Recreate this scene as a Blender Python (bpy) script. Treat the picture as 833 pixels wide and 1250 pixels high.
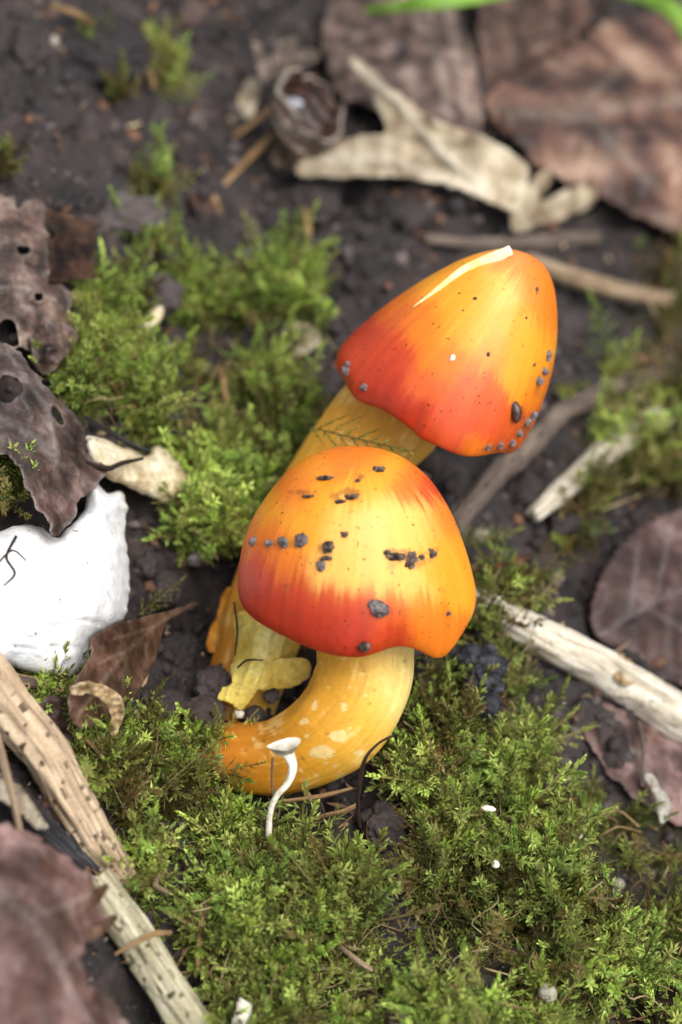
import bpy, math, random
import numpy as np

# ------------------------------------------------------------------ camera, sky, sun, exposure
for o in list(bpy.data.objects): bpy.data.objects.remove(o)
SC = bpy.context.scene; COL = SC.collection
S = 0.01                                   # everything below is written in centimetres
PITCH = math.radians(52); DIST = 40.0; K = 16.5/40/1250
CP, SP = math.cos(PITCH), math.sin(PITCH)
CAM = np.array([0, -DIST*CP, DIST*SP]); FW = np.array([0, CP, -SP]); UP = np.array([0, SP, CP]); RT = np.array([1., 0, 0]); NV = -FW
cam = bpy.data.cameras.new('camera'); cob = bpy.data.objects.new('camera', cam); COL.objects.link(cob)
cob.location = CAM*S; cob.rotation_euler = (math.pi/2-PITCH, 0, 0)
cam.sensor_fit = 'VERTICAL'; cam.sensor_height = 24; cam.lens = 24/(16.5/40)
cam.clip_start = 0.005; cam.clip_end = 50
cam.dof.use_dof = True; cam.dof.focus_distance = 35.6*S; cam.dof.aperture_fstop = 7.5
SC.camera = cob
W = bpy.data.worlds.new('World'); SC.world = W; W.use_nodes = True
nt = W.node_tree; bg = nt.nodes['Background']
sky = nt.nodes.new('ShaderNodeTexSky'); sky.sky_type = 'NISHITA'; sky.sun_disc = False
SUN_EL, SUN_AZ = 64, 120                   # azimuth clockwise from +Y seen from above
sky.sun_elevation = math.radians(SUN_EL); sky.sun_rotation = math.radians(SUN_AZ); sky.dust_density = 4
hs = nt.nodes.new('ShaderNodeHueSaturation'); hs.inputs['Saturation'].default_value = 0.35
nt.links.new(sky.outputs[0], hs.inputs['Color']); nt.links.new(hs.outputs[0], bg.inputs[0]); bg.inputs[1].default_value = 0.15
sl = bpy.data.lights.new('sun', 'SUN'); sl.energy = 1.5; sl.angle = math.radians(40); sl.color = (1, .96, .9)
so = bpy.data.objects.new('sun', sl); COL.objects.link(so)
so.rotation_euler = (math.radians(90-SUN_EL), 0, math.radians(180-SUN_AZ)); so.location = (0, 0, 1)
SC.view_settings.view_transform = 'Standard'; SC.view_settings.look = 'None'; SC.view_settings.gamma = 1
SC.view_settings.exposure = 0.75
SC.render.resolution_x, SC.render.resolution_y = 682, 1024

# ------------------------------------------------------------------ numbers
rng = np.random.default_rng(7); random.seed(7)
def _h(ix, iy, iz, s):
    n = (ix.astype(np.int64)*374761393 + iy.astype(np.int64)*668265263 + iz.astype(np.int64)*2147483647 + s*1274126177) & 0xffffffff
    n = ((n ^ (n >> 13))*1274126177) & 0xffffffff
    n = ((n ^ (n >> 15))*2246822519) & 0xffffffff
    return ((n ^ (n >> 16)) & 0xffffff)/float(0xffffff)
def noise(x, y, z=0.0, s=0):
    x, y, z = np.broadcast_arrays(np.asarray(x, float), np.asarray(y, float), np.asarray(z, float))
    fx, fy, fz = np.floor(x), np.floor(y), np.floor(z)
    u, v, w = x-fx, y-fy, z-fz
    u, v, w = [t*t*t*(t*(t*6-15)+10) for t in (u, v, w)]
    r = 0
    for a in (0, 1):
        for b in (0, 1):
            for c in (0, 1):
                r = r + _h(fx+a, fy+b, fz+c, s)*(u if a else 1-u)*(v if b else 1-v)*(w if c else 1-w)
    return r*2-1
def fbm(x, y, z=0.0, s=0, o=4):
    r, a = 0, 1.
    for i in range(o):
        r = r + a*noise(x, y, z, s+i*11); x = x*2.03+5.1; y = y*2.03+1.7; z = z*2.03+3.3; a *= .5
    return r/1.6
def sstep(a, b, x):
    t = np.clip((x-a)/(b-a), 0, 1); return t*t*(3-2*t)
def dirs(px, py):
    px = np.asarray(px, float); py = np.asarray(py, float)
    return FW + ((px-416.5)*K)[..., None]*RT + ((625-py)*K)[..., None]*UP
def at(px, py, d): return CAM + np.asarray(d, float)[..., None]*dirs(px, py)      # photo point at camera depth d
def proj(P):
    q = np.asarray(P)-CAM; d = q@FW
    return 416.5+(q@RT)/d/K, 625-(q@UP)/d/K, d

# the lie of the land: a bank on the left, falling away to the right
def gsm(x, y):
    return 3.1*sstep(-1.2, -6.0, x)*(1-.15*sstep(3, 9, y)) - 2.4*sstep(1.0, 6.8, x) - .5*np.exp(-((x+1.9)**2+(y+2.2)**2)/.8)
def gz(x, y):
    r = np.hypot(x, y); far = sstep(40, 20, r)
    z = gsm(x, y) + (.45*fbm(x*.55, y*.55, s=3) + .30*fbm(x*1.6, y*1.6, s=5))*(.3+.7*far)
    b = 1-np.abs(noise(x*3.1, y*3.1, s=21)); z = z + .20*(b-.6)*(.5+noise(x*.9, y*.9, s=23)) + .10*(1-np.abs(noise(x*6, y*6, s=22))-.6)*far + .05*noise(x*13, y*13, s=24)*far
    return z
def gdepth(px, py, f=gsm):
    px = np.asarray(px, float); D = dirs(px, py); d = -CAM[2]/D[..., 2]
    for _ in range(14):
        P = CAM + d[..., None]*D; d = .35*d+.65*(f(P[..., 0], P[..., 1])-CAM[2])/D[..., 2]
    return d
def G(px, py, lift=0, f=gsm):                # the ground under a photo point, lifted towards the lens by so many cm
    return at(px, py, gdepth(px, py, f)-np.asarray(lift, float))

# ------------------------------------------------------------------ mesh helpers
def fast_mesh(name, V, tris=None, quads=None, smooth=True):
    V = np.asarray(V, float)*S; me = bpy.data.meshes.new(name)
    me.vertices.add(len(V)); me.vertices.foreach_set('co', V.ravel())
    parts, tot = [], []
    if tris is not None and len(tris): parts.append(np.asarray(tris, np.int32).ravel()); tot.append(np.full(len(tris), 3, np.int32))
    if quads is not None and len(quads): parts.append(np.asarray(quads, np.int32).ravel()); tot.append(np.full(len(quads), 4, np.int32))
    li = np.concatenate(parts); tot = np.concatenate(tot); st = np.concatenate([[0], np.cumsum(tot)[:-1]]).astype(np.int32)
    me.loops.add(len(li)); me.loops.foreach_set('vertex_index', li)
    me.polygons.add(len(tot)); me.polygons.foreach_set('loop_start', st); me.polygons.foreach_set('loop_total', tot)
    me.polygons.foreach_set('use_smooth', np.full(len(tot), smooth, bool))
    me.update(calc_edges=True); me.validate()
    return me
def tag(o, label=None, cat=None, group=None, kind=None):
    if label: o['label'] = label
    if cat: o['category'] = cat
    if group: o['group'] = group
    if kind: o['kind'] = kind
    return o
def mk(name, V, mat, tris=None, quads=None, parent=None, smooth=True, attrs=None, col=None, origin=None):
    V = np.asarray(V, float)
    if parent is not None: org = np.array(parent['_o'])
    elif origin is not None: org = np.asarray(origin, float)
    else: org = np.array([V[:, 0].mean(), V[:, 1].mean(), V[:, 2].min()])
    me = fast_mesh(name, V-org, tris, quads, smooth)
    for k, a in (attrs or {}).items():
        at_ = me.attributes.new(k, 'FLOAT', 'POINT'); at_.data.foreach_set('value', np.asarray(a, np.float32))
    if col is not None:
        c = np.ones((len(V), 4), np.float32); c[:, :3] = col
        ca = me.color_attributes.new('col', 'FLOAT_COLOR', 'POINT'); ca.data.foreach_set('color', c.ravel())
    me.materials.append(mat)
    o = bpy.data.objects.new(name, me); COL.objects.link(o)
    ORG[o.name] = org
    if parent is not None: o.parent = parent['obj']
    else: o.location = org*S
    return o
ORG = {}
def root(name, loc):
    o = bpy.data.objects.new(name, None); COL.objects.link(o); o.location = np.asarray(loc)*S; o.empty_display_size = .01
    return {'obj': o, '_o': np.asarray(loc, float)}
def sub(o): return {'obj': o, '_o': ORG[o.name] if o.parent is None else np.array(ORG[o.name])}

# ------------------------------------------------------------------ materials
def lin(c): return tuple(((x/255)/12.92 if x/255 <= .04045 else ((x/255+.055)/1.055)**2.4) for x in c)
def M(name, cols, scale=3, rough=.7, bump=.4, bscale=None, spec=.3, stretch=(1, 1, 1), rot=(0, 0, 0), sss=0, sssr=(.2, .1, .05), vcol=False,
      tint=None, transl=0, fine=.25, bdist=.03, coat=0, pits=None, detail=9, k=.5, stain=0):
    lk = lambda c: tuple(x*k for x in lin(c))
    m = bpy.data.materials.new(name); m.use_nodes = True; n = m.node_tree.nodes; L = m.node_tree.links
    p = n['Principled BSDF']; p.inputs['Specular IOR Level'].default_value = spec
    tc = n.new('ShaderNodeTexCoord'); mp = n.new('ShaderNodeMapping'); mp.inputs['Scale'].default_value = [s*100 for s in stretch]
    mp.inputs['Rotation'].default_value = rot; L.new(tc.outputs['Object'], mp.inputs[0])
    def nz(sc, det=detail, ro=.6):
        t = n.new('ShaderNodeTexNoise'); t.inputs['Scale'].default_value = sc; t.inputs['Detail'].default_value = det
        t.inputs['Roughness'].default_value = ro; L.new(mp.outputs[0], t.inputs['Vector']); return t
    t1 = nz(scale)
    if vcol:
        a = n.new('ShaderNodeVertexColor'); a.layer_name = 'col'; c = a.outputs[0]
    else:
        r = n.new('ShaderNodeValToRGB'); L.new(t1.outputs[0], r.inputs[0])
        while len(r.color_ramp.elements) < len(cols): r.color_ramp.elements.new(.5)
        for i, cc in enumerate(cols):
            e = r.color_ramp.elements[i]; e.position = .36+.28*i/max(1, len(cols)-1); e.color = (*lk(cc), 1)
        c = r.outputs[0]
    if tint:
        a = n.new('ShaderNodeAttribute'); a.attribute_name = 'tint'; mx = n.new('ShaderNodeMix'); mx.data_type = 'RGBA'
        L.new(a.outputs['Fac'], mx.inputs[0]); L.new(c, mx.inputs[6]); mx.inputs[7].default_value = (*lk(tint), 1); c = mx.outputs[2]
    if stain:
        ts = nz(scale*.45, 5, .7); v = n.new('ShaderNodeMapRange'); v.inputs[1].default_value = .4; v.inputs[2].default_value = .62
        v.inputs[3].default_value = 1-stain; v.inputs[4].default_value = 1+stain*.35; L.new(ts.outputs[0], v.inputs[0])
        mx = n.new('ShaderNodeMix'); mx.data_type = 'RGBA'; mx.blend_type = 'MULTIPLY'; mx.inputs[0].default_value = 1
        L.new(c, mx.inputs[6]); L.new(v.outputs[0], mx.inputs[7]); c = mx.outputs[2]
    t2 = nz(scale*5+2, 6)
    if fine:
        v = n.new('ShaderNodeMapRange'); v.inputs[1].default_value = .3; v.inputs[2].default_value = .7
        v.inputs[3].default_value = 1-fine; v.inputs[4].default_value = 1+fine; L.new(t2.outputs[0], v.inputs[0])
        mx = n.new('ShaderNodeMix'); mx.data_type = 'RGBA'; mx.blend_type = 'MULTIPLY'; mx.inputs[0].default_value = 1
        L.new(c, mx.inputs[6]); L.new(v.outputs[0], mx.inputs[7]); c = mx.outputs[2]
    if pits:
        t3 = nz(pits[0], 2); r = n.new('ShaderNodeValToRGB'); r.color_ramp.elements[0].position = pits[1]; r.color_ramp.elements[1].position = pits[1]+.05
        r.color_ramp.elements[0].color = (0, 0, 0, 1); r.color_ramp.elements[1].color = (1, 1, 1, 1); L.new(t3.outputs[0], r.inputs[0])
        mx = n.new('ShaderNodeMix'); mx.data_type = 'RGBA'; L.new(r.outputs[0], mx.inputs[0]); L.new(c, mx.inputs[7]) 
        mx.inputs[6].default_value = (*lk(pits[2]), 1); c = mx.outputs[2]
    L.new(c, p.inputs['Base Color'])
    rr = n.new('ShaderNodeMapRange'); rr.inputs[3].default_value = max(.03, rough-.15); rr.inputs[4].default_value = min(1, rough+.15)
    L.new(t2.outputs[0], rr.inputs[0]); L.new(rr.outputs[0], p.inputs['Roughness'])
    if bump:
        b = n.new('ShaderNodeBump'); b.inputs['Strength'].default_value = bump; b.inputs['Distance'].default_value = bdist*S
        t4 = nz(bscale or scale*4, 8, .65); L.new(t4.outputs[0], b.inputs['Height']); L.new(b.outputs[0], p.inputs['Normal'])
    if sss:
        p.inputs['Subsurface Weight'].default_value = sss; p.inputs['Subsurface Radius'].default_value = sssr; p.inputs['Subsurface Scale'].default_value = S
    if coat: p.inputs['Coat Weight'].default_value = coat; p.inputs['Coat Roughness'].default_value = .2
    if transl:
        td = n.new('ShaderNodeBsdfTranslucent'); L.new(c, td.inputs[0]); ms = n.new('ShaderNodeMixShader'); ms.inputs[0].default_value = transl
        L.new(p.outputs[0], ms.inputs[1]); L.new(td.outputs[0], ms.inputs[2]); L.new(ms.outputs[0], n['Material Output'].inputs[0])
    return m

MAT = dict(
    soil=M('soil', [], 2.2, .75, .7, 14, .35, vcol=True, fine=.45, bdist=.04),
    crumb=M('soil_crumb', [], 6, .75, .6, 25, .35, vcol=True, fine=.4),
    bark=M('bark_grain', [], 4, .75, .6, 18, .25, vcol=True, fine=.2, bdist=.03),
    grit=M('grey_grit', [(70, 62, 62), (118, 108, 106), (165, 155, 150)], 9, .7, .6, 25, .3, k=.75),
    darkgrit=M('dark_grit', [(40, 30, 26), (84, 70, 62), (148, 132, 120)], 9, .85, .8, 25, .15, k=1.0),
    moss=M('moss', [], 4, .5, 0, spec=.25, vcol=True, fine=.12, transl=.35),
    cap=M('mushroom_skin', [], 2, .46, .3, 5, .35, vcol=True, fine=.05, sss=.25, sssr=(.35, .14, .04), bdist=.02, pits=(16, .285, (70, 40, 22))),
    flesh=M('pale_flesh', [(238, 206, 110), (246, 226, 150), (250, 238, 186)], 3, .5, .3, 12, .3, sss=.3, sssr=(.3, .2, .1), k=1),
    gill=M('gills', [(214, 160, 50), (232, 188, 78)], 3, .55, .2, sss=.2, k=1),
    stem=M('mushroom_stem', [], 2, .62, .5, 12, .3, vcol=True, fine=.08, sss=.25, sssr=(.35, .2, .06)),
    torn=M('torn_stem', [(206, 168, 66), (228, 200, 100), (240, 222, 142)], 1.6, .6, .5, 14, .3, sss=.2, sssr=(.3, .2, .08), bdist=.05, k=1),
    chalk=M('white_stone', [(196, 200, 204), (232, 232, 230), (246, 244, 240)], 1.2, .75, .8, 6, .3, fine=.06, bdist=.05, pits=(7, .27, (120, 112, 104)), k=1),
    leafA=M('brown_leaf', [(64, 46, 40), (122, 94, 82), (170, 146, 132)], 2.4, .5, .6, 12, .4, tint=(196, 178, 160), fine=.3, stain=0.6, k=0.5),
    leafD=M('dark_leaf', [(34, 22, 18), (62, 40, 30), (88, 62, 48)], 2.6, .65, .6, 12, .15, tint=(150, 120, 96), fine=.3, stain=0.6),
    leafB=M('violet_brown_leaf', [(60, 44, 40), (114, 88, 80), (166, 142, 134)], 2.0, .45, .7, 10, .4, tint=(196, 184, 180), fine=.3, stain=0.6, k=0.42),
    leafC=M('red_brown_leaf', [(78, 52, 40), (118, 82, 64), (150, 118, 100)], 2.2, .45, .5, 9, .4, tint=(176, 150, 126), fine=.25, stretch=(1, 1, 1), stain=0.6, k=0.42),
    leafP=M('pinkish_leaf', [(112, 78, 70), (152, 116, 108), (188, 158, 152)], 1.6, .5, .5, 9, .4, tint=(200, 176, 166), fine=.2, stain=0.6),
    leafR=M('rust_leaf', [(70, 42, 32), (120, 80, 64), (156, 112, 90), (196, 160, 134)], 1.0, .5, .4, 8, .4, tint=(196, 172, 150), fine=.2, stain=0.6, k=0.42),
    leafT=M('tan_leaf', [(150, 128, 100), (190, 172, 142), (218, 204, 178)], 1.5, .6, .5, 9, .3, tint=(226, 216, 196), fine=.2, transl=.15, k=.75, stain=0.35),
    leafM=M('maroon_leaf', [(72, 44, 38), (112, 78, 72), (156, 128, 124)], 1.3, .5, .6, 8, .3, tint=(176, 160, 158), fine=.2, stain=0.6, k=0.36),
    tanstrip=M('tan_strip', [(120, 92, 58), (170, 142, 100), (206, 184, 146)], 4, .6, .6, 14, .3, tint=(220, 204, 172), k=.7),
    straw=M('straw', [(150, 132, 112), (196, 180, 156), (222, 210, 188)], 3, .7, .7, 12, .25, fine=.25, pits=(9, .33, (60, 46, 38)), bdist=.05),
    strawg=M('lichen_wood', [(140, 136, 112), (188, 186, 160), (216, 214, 194)], 3, .75, .7, 12, .2, fine=.25, pits=(9, .32, (70, 60, 48)), bdist=.05),
    chip=M('pale_wood', [(160, 140, 104), (206, 192, 158), (224, 216, 194)], 2, .7, .6, 9, .25, fine=.2, pits=(5, .3, (110, 92, 70)), bdist=.05, k=0.85),
    twig=M('pale_twig', [(150, 142, 124), (200, 194, 178), (228, 224, 210)], 2.2, .75, .7, 9, .2, fine=.2, pits=(5, .32, (98, 92, 70)), bdist=.05),
    greytwig=M('grey_twig', [(98, 84, 76), (138, 122, 110), (172, 158, 144)], 2.6, .75, .6, 10, .2, fine=.25),
    tantwig=M('tan_twig', [(132, 112, 90), (178, 158, 130), (204, 188, 162)], 2.4, .7, .6, 10, .2, fine=.2),
    darkroot=M('dark_root', [(52, 38, 32), (88, 66, 54), (120, 96, 78)], 5, .7, .5, 16, .25, fine=.3),
    root=M('tan_root', [(110, 86, 58), (158, 130, 92), (190, 166, 124)], 5, .65, .5, 16, .25, fine=.2),
    white=M('ivory_stalk', [(196, 186, 160), (228, 222, 204), (242, 240, 230)], 5, .6, .5, 16, .3, fine=.15, sss=.1, k=0.9),
    grass=M('grass_blade', [(112, 158, 44), (140, 186, 66), (168, 206, 96)], 2, .45, .3, 8, .4, fine=.1, transl=.3, stretch=(1, 1, 1), k=.75),
    seed=M('seed', [(52, 26, 20), (84, 44, 32), (112, 66, 48)], 6, .3, .3, 20, .5, fine=.2),
    husk=M('husk', [(74, 56, 46), (116, 94, 80), (164, 146, 130)], 3, .6, .7, 12, .3, tint=(186, 172, 156), fine=.3, stain=0.6),
    huskin=M('husk_inside', [(44, 22, 16), (74, 40, 28), (98, 60, 44)], 3, .45, .5, 12, .4, fine=.3),
    palesmooth=M('pale_smooth', [(120, 124, 136), (200, 204, 216)], 8, .1, .3, 20, .8, fine=.1),
    bluebark=M('blackened_bark', [(26, 26, 30), (52, 54, 62), (96, 98, 104)], 4, .6, .8, 14, .35, fine=.3),
)

# ------------------------------------------------------------------ shape helpers
def spline(P, n, closed=False):
    P = np.asarray(P, float); m = len(P)
    if closed: Q = np.vstack([P[-1], P, P[0], P[1]]); segs = m
    else: Q = np.vstack([2*P[0]-P[1], P, 2*P[-1]-P[-2]]); segs = m-1
    t = np.linspace(0, segs, n, endpoint=not closed); i = np.minimum(t.astype(int), segs-1); f = (t-i)[:, None]
    a, b, c, d = Q[i], Q[i+1], Q[i+2], Q[i+3]
    return .5*(2*b+(c-a)*f+(2*a-5*b+4*c-d)*f**2+(3*b-a-3*c+d)*f**3)
def inside(px, py, poly):
    r = np.zeros(np.shape(px), bool); n = len(poly)
    for i in range(n):
        x0, y0 = poly[i]; x1, y1 = poly[(i+1) % n]
        if y0 == y1: continue
        r ^= ((y0 > py) != (y1 > py)) & (px < (x1-x0)*(py-y0)/(y1-y0)+x0)
    return r
def nearest(px, py, poly):
    P = np.stack([px, py], -1); best = np.full(len(P), 1e9); Q = P.copy(); n = len(poly)
    for i in range(n):
        a, b = poly[i], poly[(i+1) % n]; ab = b-a; t = np.clip(((P-a)@ab)/max(1e-9, ab@ab), 0, 1)[:, None]
        c = a+t*ab; d = np.linalg.norm(P-c, axis=1); k = d < best; best[k] = d[k]; Q[k] = c[k]
    return Q, best
def tps(ctrl):
    C = np.asarray(ctrl, float); X = C[:, :2]/100; z = C[:, 2]
    if len(C) == 1: return lambda x, y: np.full(np.shape(x), z[0])
    def phi(r): return np.where(r > 1e-9, r*r*np.log(r+1e-12), 0)
    n = len(C); A = np.zeros((n+3, n+3)); A[:n, :n] = phi(np.linalg.norm(X[:, None]-X[None], axis=2)) + .003*np.eye(n)
    A[:n, n] = 1; A[:n, n+1:] = X; A[n, :n] = 1; A[n+1:, :n] = X.T
    w = np.linalg.lstsq(A, np.concatenate([z, [0, 0, 0]]), rcond=None)[0]
    def f(x, y):
        p = np.stack([np.asarray(x)/100, np.asarray(y)/100], -1)
        return phi(np.linalg.norm(p[:, None]-X[None], axis=2))@w[:n] + w[n] + p@w[n+1:]
    return f
SEED = [100]
def nseed(): SEED[0] += 17; return SEED[0]
def outline(poly, jag, smooth, step):
    s = nseed(); P = np.asarray(poly, float)
    per = np.linalg.norm(np.roll(P, -1, 0)-P, axis=1).sum(); n = max(24, int(per/step))
    if smooth: P = spline(P, n, True)
    else:
        L = np.linalg.norm(np.roll(P, -1, 0)-P, axis=1); out = []
        for i in range(len(P)):
            m = max(1, int(round(L[i]/step)))
            for j in range(m): out.append(P[i]+(P[(i+1) % len(P)]-P[i])*j/m)
        P = np.array(out)
    if jag:
        t = np.roll(P, -1, 0)-np.roll(P, 1, 0); nn = np.stack([t[:, 1], -t[:, 0]], 1)/(np.linalg.norm(t, axis=1)[:, None]+1e-6)
        P = P + nn*(jag*(noise(P[:, 0]/9, P[:, 1]/9, s=s)+.6*noise(P[:, 0]/3.5, P[:, 1]/3.5, s=s+1)))[:, None]
    return P
def grid(poly, step, holes=()):
    x0, y0 = poly.min(0)-step; x1, y1 = poly.max(0)+step
    xs = np.arange(x0, x1+step, step); ys = np.arange(y0, y1+step, step); nx, ny = len(xs), len(ys)
    X, Y = np.meshgrid(xs, ys); cx, cy = X[:-1, :-1]+step/2, Y[:-1, :-1]+step/2
    keep = inside(cx, cy, poly)
    for h in holes: keep &= ~inside(cx, cy, h)
    j, i = np.nonzero(keep); a = j*nx+i
    q = np.stack([a, a+1, a+nx+1, a+nx], 1); used, inv = np.unique(q, return_inverse=True); q = inv.reshape(q.shape)
    px, py = X.ravel()[used].copy(), Y.ravel()[used].copy()
    e = np.sort(np.concatenate([q[:, [0, 1]], q[:, [1, 2]], q[:, [2, 3]], q[:, [3, 0]]]), axis=1)
    u, c = np.unique(e, axis=0, return_counts=True); bd = np.zeros(len(px), bool); bd[u[c == 1].ravel()] = True
    Q, dist = nearest(px, py, poly); snapd = Q.copy(); dd = dist.copy()
    for h in holes:
        Q2, d2 = nearest(px, py, h); k = d2 < dd; snapd[k] = Q2[k]; dd[k] = d2[k]
    k = bd & (dd < step*1.6); px[k], py[k] = snapd[k, 0], snapd[k, 1]
    return px, py, q, bd, np.where(bd, 0, dd)
def walls(q):
    e = np.concatenate([q[:, [0, 1]], q[:, [1, 2]], q[:, [2, 3]], q[:, [3, 0]]]); key = np.sort(e, axis=1)
    _, idx, c = np.unique(key, axis=0, return_index=True, return_counts=True); return e[idx[c == 1]]
def sheet(name, poly, lifts, mat, step=4, holes=(), wr=(.05, 22), th=.022, jag=2.5, smooth=True, veins=(), edge=0, curl=0, parent=None):
    """a thin leaf: outline, lift above the ground at some points, wrinkles, raised veins, thickness"""
    s = nseed(); P = outline(poly, jag, smooth, step); H = [outline(h, 1.5, True, 3) for h in holes]
    px, py, q, bd, dd = grid(P, step, H); lift = tps(lifts)(px, py); tint = np.zeros(len(px))
    lift = lift + wr[0]*(1-2*np.abs(noise(px/wr[1], py/wr[1], s=s))) + wr[0]*.5*noise(px/wr[1]*2.3, py/wr[1]*2.3, s=s+3)
    if curl: lift = lift + curl*np.exp(-(dd/(step*2.5))**2)*(.5+.5*noise(px/30, py/30, s=s+9))
    for pl, wpx, hgt in veins:
        pl = np.asarray(pl, float); best = np.full(len(px), 1e9)
        for a, b in zip(pl[:-1], pl[1:]):
            ab = b-a; pp = np.stack([px, py], -1); t = np.clip(((pp-a)@ab)/(ab@ab), 0, 1)[:, None]; best = np.minimum(best, np.linalg.norm(pp-a-t*ab, axis=1))
        g = np.exp(-(best/wpx)**2); lift = lift+hgt*g; tint = np.maximum(tint, .55*g)
    if edge: tint = np.maximum(tint, edge*np.exp(-(dd/(step*1.1))**2)*(.5+.5*noise(px/12, py/12, s=s+5)))
    d = gdepth(px, py)-lift; V = at(px, py, d); n = len(V); B = at(px, py, d+th)
    w = walls(q); Q = np.concatenate([q[:, ::-1], q+n, np.stack([w[:, 0], w[:, 1], w[:, 1]+n, w[:, 0]+n], 1)])
    return mk(name, np.vstack([V, B]), mat, quads=Q, parent=parent, attrs={'tint': np.concatenate([tint, tint])})
def lump(name, poly, lifts, T, Tb, mat, step=4, R=40, jag=2, smooth=True, amp=.06, sc=20, facet=0, parent=None, extra=None):
    """a solid with a traced outline: stones, chips of wood"""
    s = nseed(); P = outline(poly, jag, smooth, step); px, py, q, bd, dd = grid(P, step)
    pr = np.sqrt(np.clip(1-(1-np.clip(dd/R, 0, 1))**2, 0, 1)); lf = tps(lifts)(px, py)
    nz = amp*(fbm(px/sc, py/sc, s=s)+.6*(1-2*np.abs(noise(px/sc*.7, py/sc*.7, s=s+2))))*pr
    if facet: nz = nz + facet*np.round(2.5*fbm(px/70, py/70, s=s+4, o=2))/2.5*pr
    if extra is not None: nz = nz + extra(px, py)*pr
    d0 = gdepth(px, py); V = at(px, py, d0-lf-T*pr-nz); B = at(px, py, d0-lf+Tb*pr); n = len(V)
    B[bd] = V[bd]; idx = np.arange(n)+n; idx[bd] = np.nonzero(bd)[0]
    return mk(name, np.vstack([V, B]), mat, quads=np.concatenate([q[:, ::-1], idx[q]]), parent=parent)
def tube3(C, r, n=14, amp=.1, sc=(3, 12), seed=None, flat=1.0, flatdir=NV, grooves=0):
    s = nseed() if seed is None else seed; C = np.asarray(C, float); m = len(C)
    T = np.gradient(C, axis=0); T /= np.linalg.norm(T, axis=1)[:, None]+1e-9
    up = np.asarray(flatdir, float); N = up[None]-(T@up)[:, None]*T; N /= np.linalg.norm(N, axis=1)[:, None]+1e-9; Bn = np.cross(T, N)
    th = np.linspace(0, 2*np.pi, n, endpoint=False); L = np.concatenate([[0], np.cumsum(np.linalg.norm(np.diff(C, axis=0), axis=1))])
    A, Lg = np.meshgrid(th, L); r = np.asarray(r, float)[:, None]
    k = 1+amp*fbm(np.cos(A)*1.7+Lg*sc[0]*.2, np.sin(A)*1.7+Lg*sc[0], s, s=s, o=3)
    if grooves: k = k+grooves*noise(np.cos(A)*6, np.sin(A)*6, Lg*.8, s=s+3)
    V = C[:, None]+(N[:, None]*np.cos(A)[..., None]*flat+Bn[:, None]*np.sin(A)[..., None])*(r*k)[..., None]
    V = V.reshape(-1, 3); j, i = np.meshgrid(np.arange(m-1), np.arange(n), indexing='ij'); a = j*n+i; b = j*n+(i+1) % n
    q = np.stack([a, b, b+n, a+n], -1).reshape(-1, 4)
    V = np.vstack([V, C[0]-T[0]*r[0]*.15, C[-1]+T[-1]*r[-1]*.15]); e = m*n; ii = np.arange(n)
    tr = np.concatenate([np.stack([np.full(n, e), (ii+1) % n, ii], 1), np.stack([np.full(n, e+1), (m-1)*n+ii, (m-1)*n+(ii+1) % n], 1)])
    return V, q, tr, A.ravel(), Lg.ravel()
PAL = dict(straw=((92, 74, 58), (168, 146, 118), (204, 186, 158)), strawg=((96, 90, 66), (158, 150, 122), (194, 190, 166)), twig=((104, 94, 76), (186, 176, 156), (222, 216, 202)), greytwig=((60, 50, 44), (104, 90, 80), (142, 128, 114)),
           tantwig=((84, 66, 50), (146, 124, 98), (180, 162, 136)), root=((80, 58, 36), (138, 108, 72), (176, 148, 108)), darkroot=((24, 18, 16), (52, 38, 32), (84, 64, 52)), bluebark=((16, 16, 18), (36, 35, 38), (88, 86, 88)), white=((176, 164, 136), (222, 214, 196), (240, 238, 228)), seed=((60, 28, 20), (96, 48, 36), (120, 70, 52)))
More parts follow.
